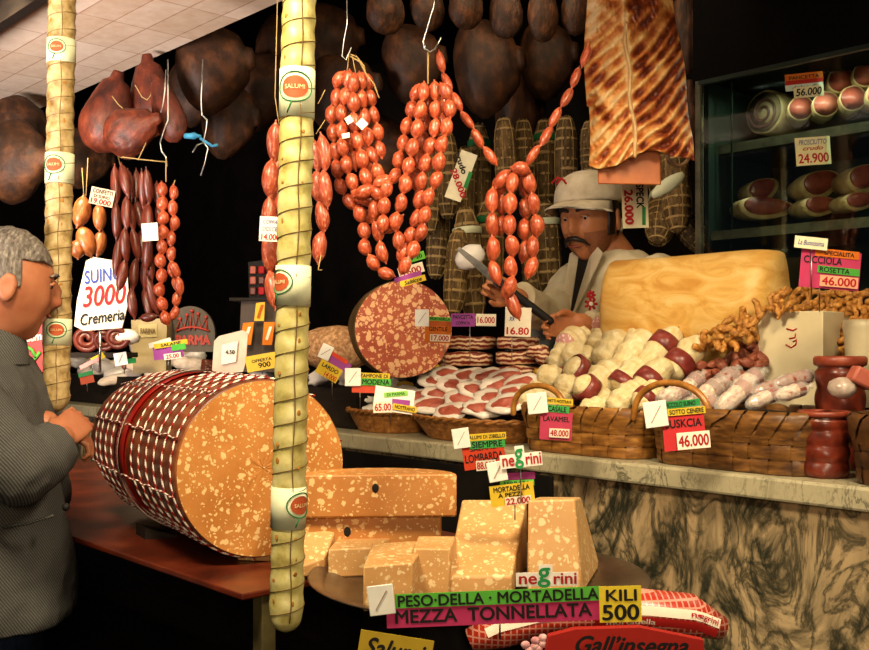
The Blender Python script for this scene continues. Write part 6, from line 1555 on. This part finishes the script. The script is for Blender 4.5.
sign('price_tag', 'small white and red 19.000 card hanging by the knobbly brown sausages', 2.58, [(102,197,24,17,-12,'#d8c0a4',[('CONFETTI','k',0,-5,20,4,0),('DI SUINO','k',0,0,16,3,0),('19.000','r',0,5,20,5,0)])])
sign('price_tag', 'white and red 14.000 card on the coarse sausages beside the yellow column', 2.06, [(270,229,21,25,-3,'#efdccd',[('COPPA','b',0,-7,14,4,.2),('DOLCE','b',0,0,15,4,.2),('14.000','r',1,8,18,6,0)])])
sign('price_tag', 'purple card with white and yellow strips standing by the beige bag', 3.2, [(168,350,30,17,8,PUR,[('LUNGO','k',-6,-3,10,3,0)]), (160,343,23,5,16,WHT,[]), (171,344,34,5,9,YEL,[('SALAME','k',0,0,20,3,0)]), (179,347,14,6,9,'#4fae3e',[]), (173,356,17,6,8,'#f0e0d0',[('25.00','r',0,0,13,4,0)])], stick=(168,352,374))
sign('price_tag', 'small green and brown tag lying on the white salamis at the far left', 3.0, [(87,379,14,9,12,'#7c3420',[]), (86,374,15,4,14,'#1f5c34',[])], stick=(87,376,392))
sign('price_tag', 'white square clip with a small green strip above the white salamis', 3.15, [(131,361,10,5,8,'#1f7a3c',[])], clip=(121,359,13,13,10), stick=(124,360,374))
sign('price_tag', 'folded yellow and pink slip at the far left end of the counter', 3.2, [(98,358,14,6,28,YEL,[]), (90,363,22,4,26,'#d88a8a',[])], stick=(92,360,376))
sign('price_tag', 'yellow slip with black stamp lying left of the yellow column', 3.05, [(262,362,32,16,10,'#e2bc46',[('OFFERTA','k',0,-2,20,3,0),('900','k',2,3,12,5,0)])], stick=(262,362,378))
sign('white_slip', 'small white paper scraps tucked among the red links of the sausage V', 2.17, [(349,120,7,7,30,'#e8d8c4',[]), (362,124,9,9,45,'#f0e4d4',[]), (346,136,8,5,10,'#f0e4d4',[])], 'paper')
# bottom: yellow sign, red package and red board
sign('yellow_sign', 'yellow sign with bold black script below the round tray, cut off by the picture edge', 1.30, [(395,652,74,34,-9,'#b89a2c',[('Salumi','k',0,-2,60,18,.3)])], 'sign', stick=(400,660,760))
Yk = 1.49; s = Yk/FOC
PK = NT('red_checked_film'); co = PK.coords(rnd=False); ck = PK.new('ShaderNodeTexBrick'); PK.link(co, ck.inputs['Vector']); ck.offset = 0; ck.inputs['Scale'].default_value = 1; ck.inputs['Brick Width'].default_value = .009; ck.inputs['Row Height'].default_value = .009; ck.inputs['Mortar Size'].default_value = .0012
ck.inputs['Color1'].default_value = hexc('#a82818'); ck.inputs['Color2'].default_value = hexc('#b83420'); ck.inputs['Mortar'].default_value = hexc('#d8907c')
mp = PK.new('ShaderNodeMapping'); PK.link(co, mp.inputs[0]); mp.inputs['Rotation'].default_value = (PI/2, 0, 0); PK.link(mp.outputs[0], ck.inputs['Vector']); PKM = PK.done(ck.outputs[0], .3, .5)
mb = MB(); path = [(470,640),(500,626),(540,616),(590,611),(640,610),(690,615),(722,628)]
top_ = [P(x, y, Yk) for x, y in path]; rings = []
for i, p in enumerate(top_):
    k = .55 if i in (0, len(top_)-1) else 1; tn = (top_[min(i+1, 6)]-top_[max(i-1, 0)]).normalized(); nn = Vector((0, 1, 0)).cross(tn)*-1
    if nn.z < 0: nn = -nn
    rings.append([p+nn*.031*k*math.sin(a)+Vector((0, .045*k*math.cos(a), 0)) for a in [2*PI*j/24 for j in range(24)]])
mb.loft(rings); pk_ = mk('mortadella_package', mb, PKM, label='long red checked plastic package with white stripe lying behind the red board', cat='package')
def on_pack(u, v, off=.0012):   # u 0..6 along, v angle
    i = min(5, int(u)); f = u-i; p = top_[i].lerp(top_[i+1], f); tn = (top_[i+1]-top_[i]).normalized(); nn = Vector((0, 1, 0)).cross(tn); nn = nn if nn.z > 0 else -nn
    return p+nn*(.031+off)*math.sin(v)+Vector((0, (.045+off)*math.cos(v), 0))
mb = MB()
g_ = [[on_pack(.6+5.0*i/30, a) for a in (math.radians(148), math.radians(160), math.radians(172))] for i in range(31)]; mb.loft(g_, closed=False, cap=False); w1 = mk('white_stripe', mb, paper('#ecdcc8'), pk_)
mb = MB(); g_ = [[on_pack(3.0+2.6*i/20, a) for a in (math.radians(176), math.radians(186), math.radians(198))] for i in range(21)]; mb.loft(g_, closed=False, cap=False); w2 = mk('red_stripe', mb, paper('#a81e1a'), pk_)
def plabel(s_, u0, v0, ww, hh2, ink, par):
    tm = text_mb(s_, ww, hh2, .02); tm.v = [on_pack(u0+v.x/.068, math.radians(v0)-v.z/.034, .0028) for v in tm.v]; mk('lettering', tm, ink, par)
plabel('mortadella', 3.4, 161, .055, .008, paper('#c86a58'), w1); plabel('negrini', 5.2, 161, .045, .010, REDINK, w1); plabel('mortadella', 3.7, 187, .065, .008, paper('#ecdcc8'), w2)
rb = panel('red_board', [(548,636),(575,629),(640,627),(704,640),(706,690),(540,690)], 1.34, paper('#a8261e'), 'red board with bold black script at the bottom edge, in front of the red package', 'sign', th=.012)
write(rb, 'Gall\u2019insegna', 632, 648, 112, 22, 1.337, INK, -1, .35, .03)
mb = MB(); q = P(538, 648, 1.36)
for k in range(14):
    a = k*2.4; r_ = .003*math.sqrt(k)*1.6; mb.sphere(q+Vector((r_*math.cos(a)*1.3, -.004, r_*math.sin(a))), (.0065, .004, .0055), 10, 6)
mk('pink_flower', mb, nm('pink_petals', [(.3, '#c47a80'), (.7, '#ecc8c4')], 60, .6), label='pink paper flower at the corner of the red board', cat='flower')
mb = MB(); mb.box((P(660, 640, 1.49).x, 1.49, .485), (.22, .12, .97)); mk('crate', mb, DARKB, label='dark upright crate under the red package', cat='crate', smooth=False)
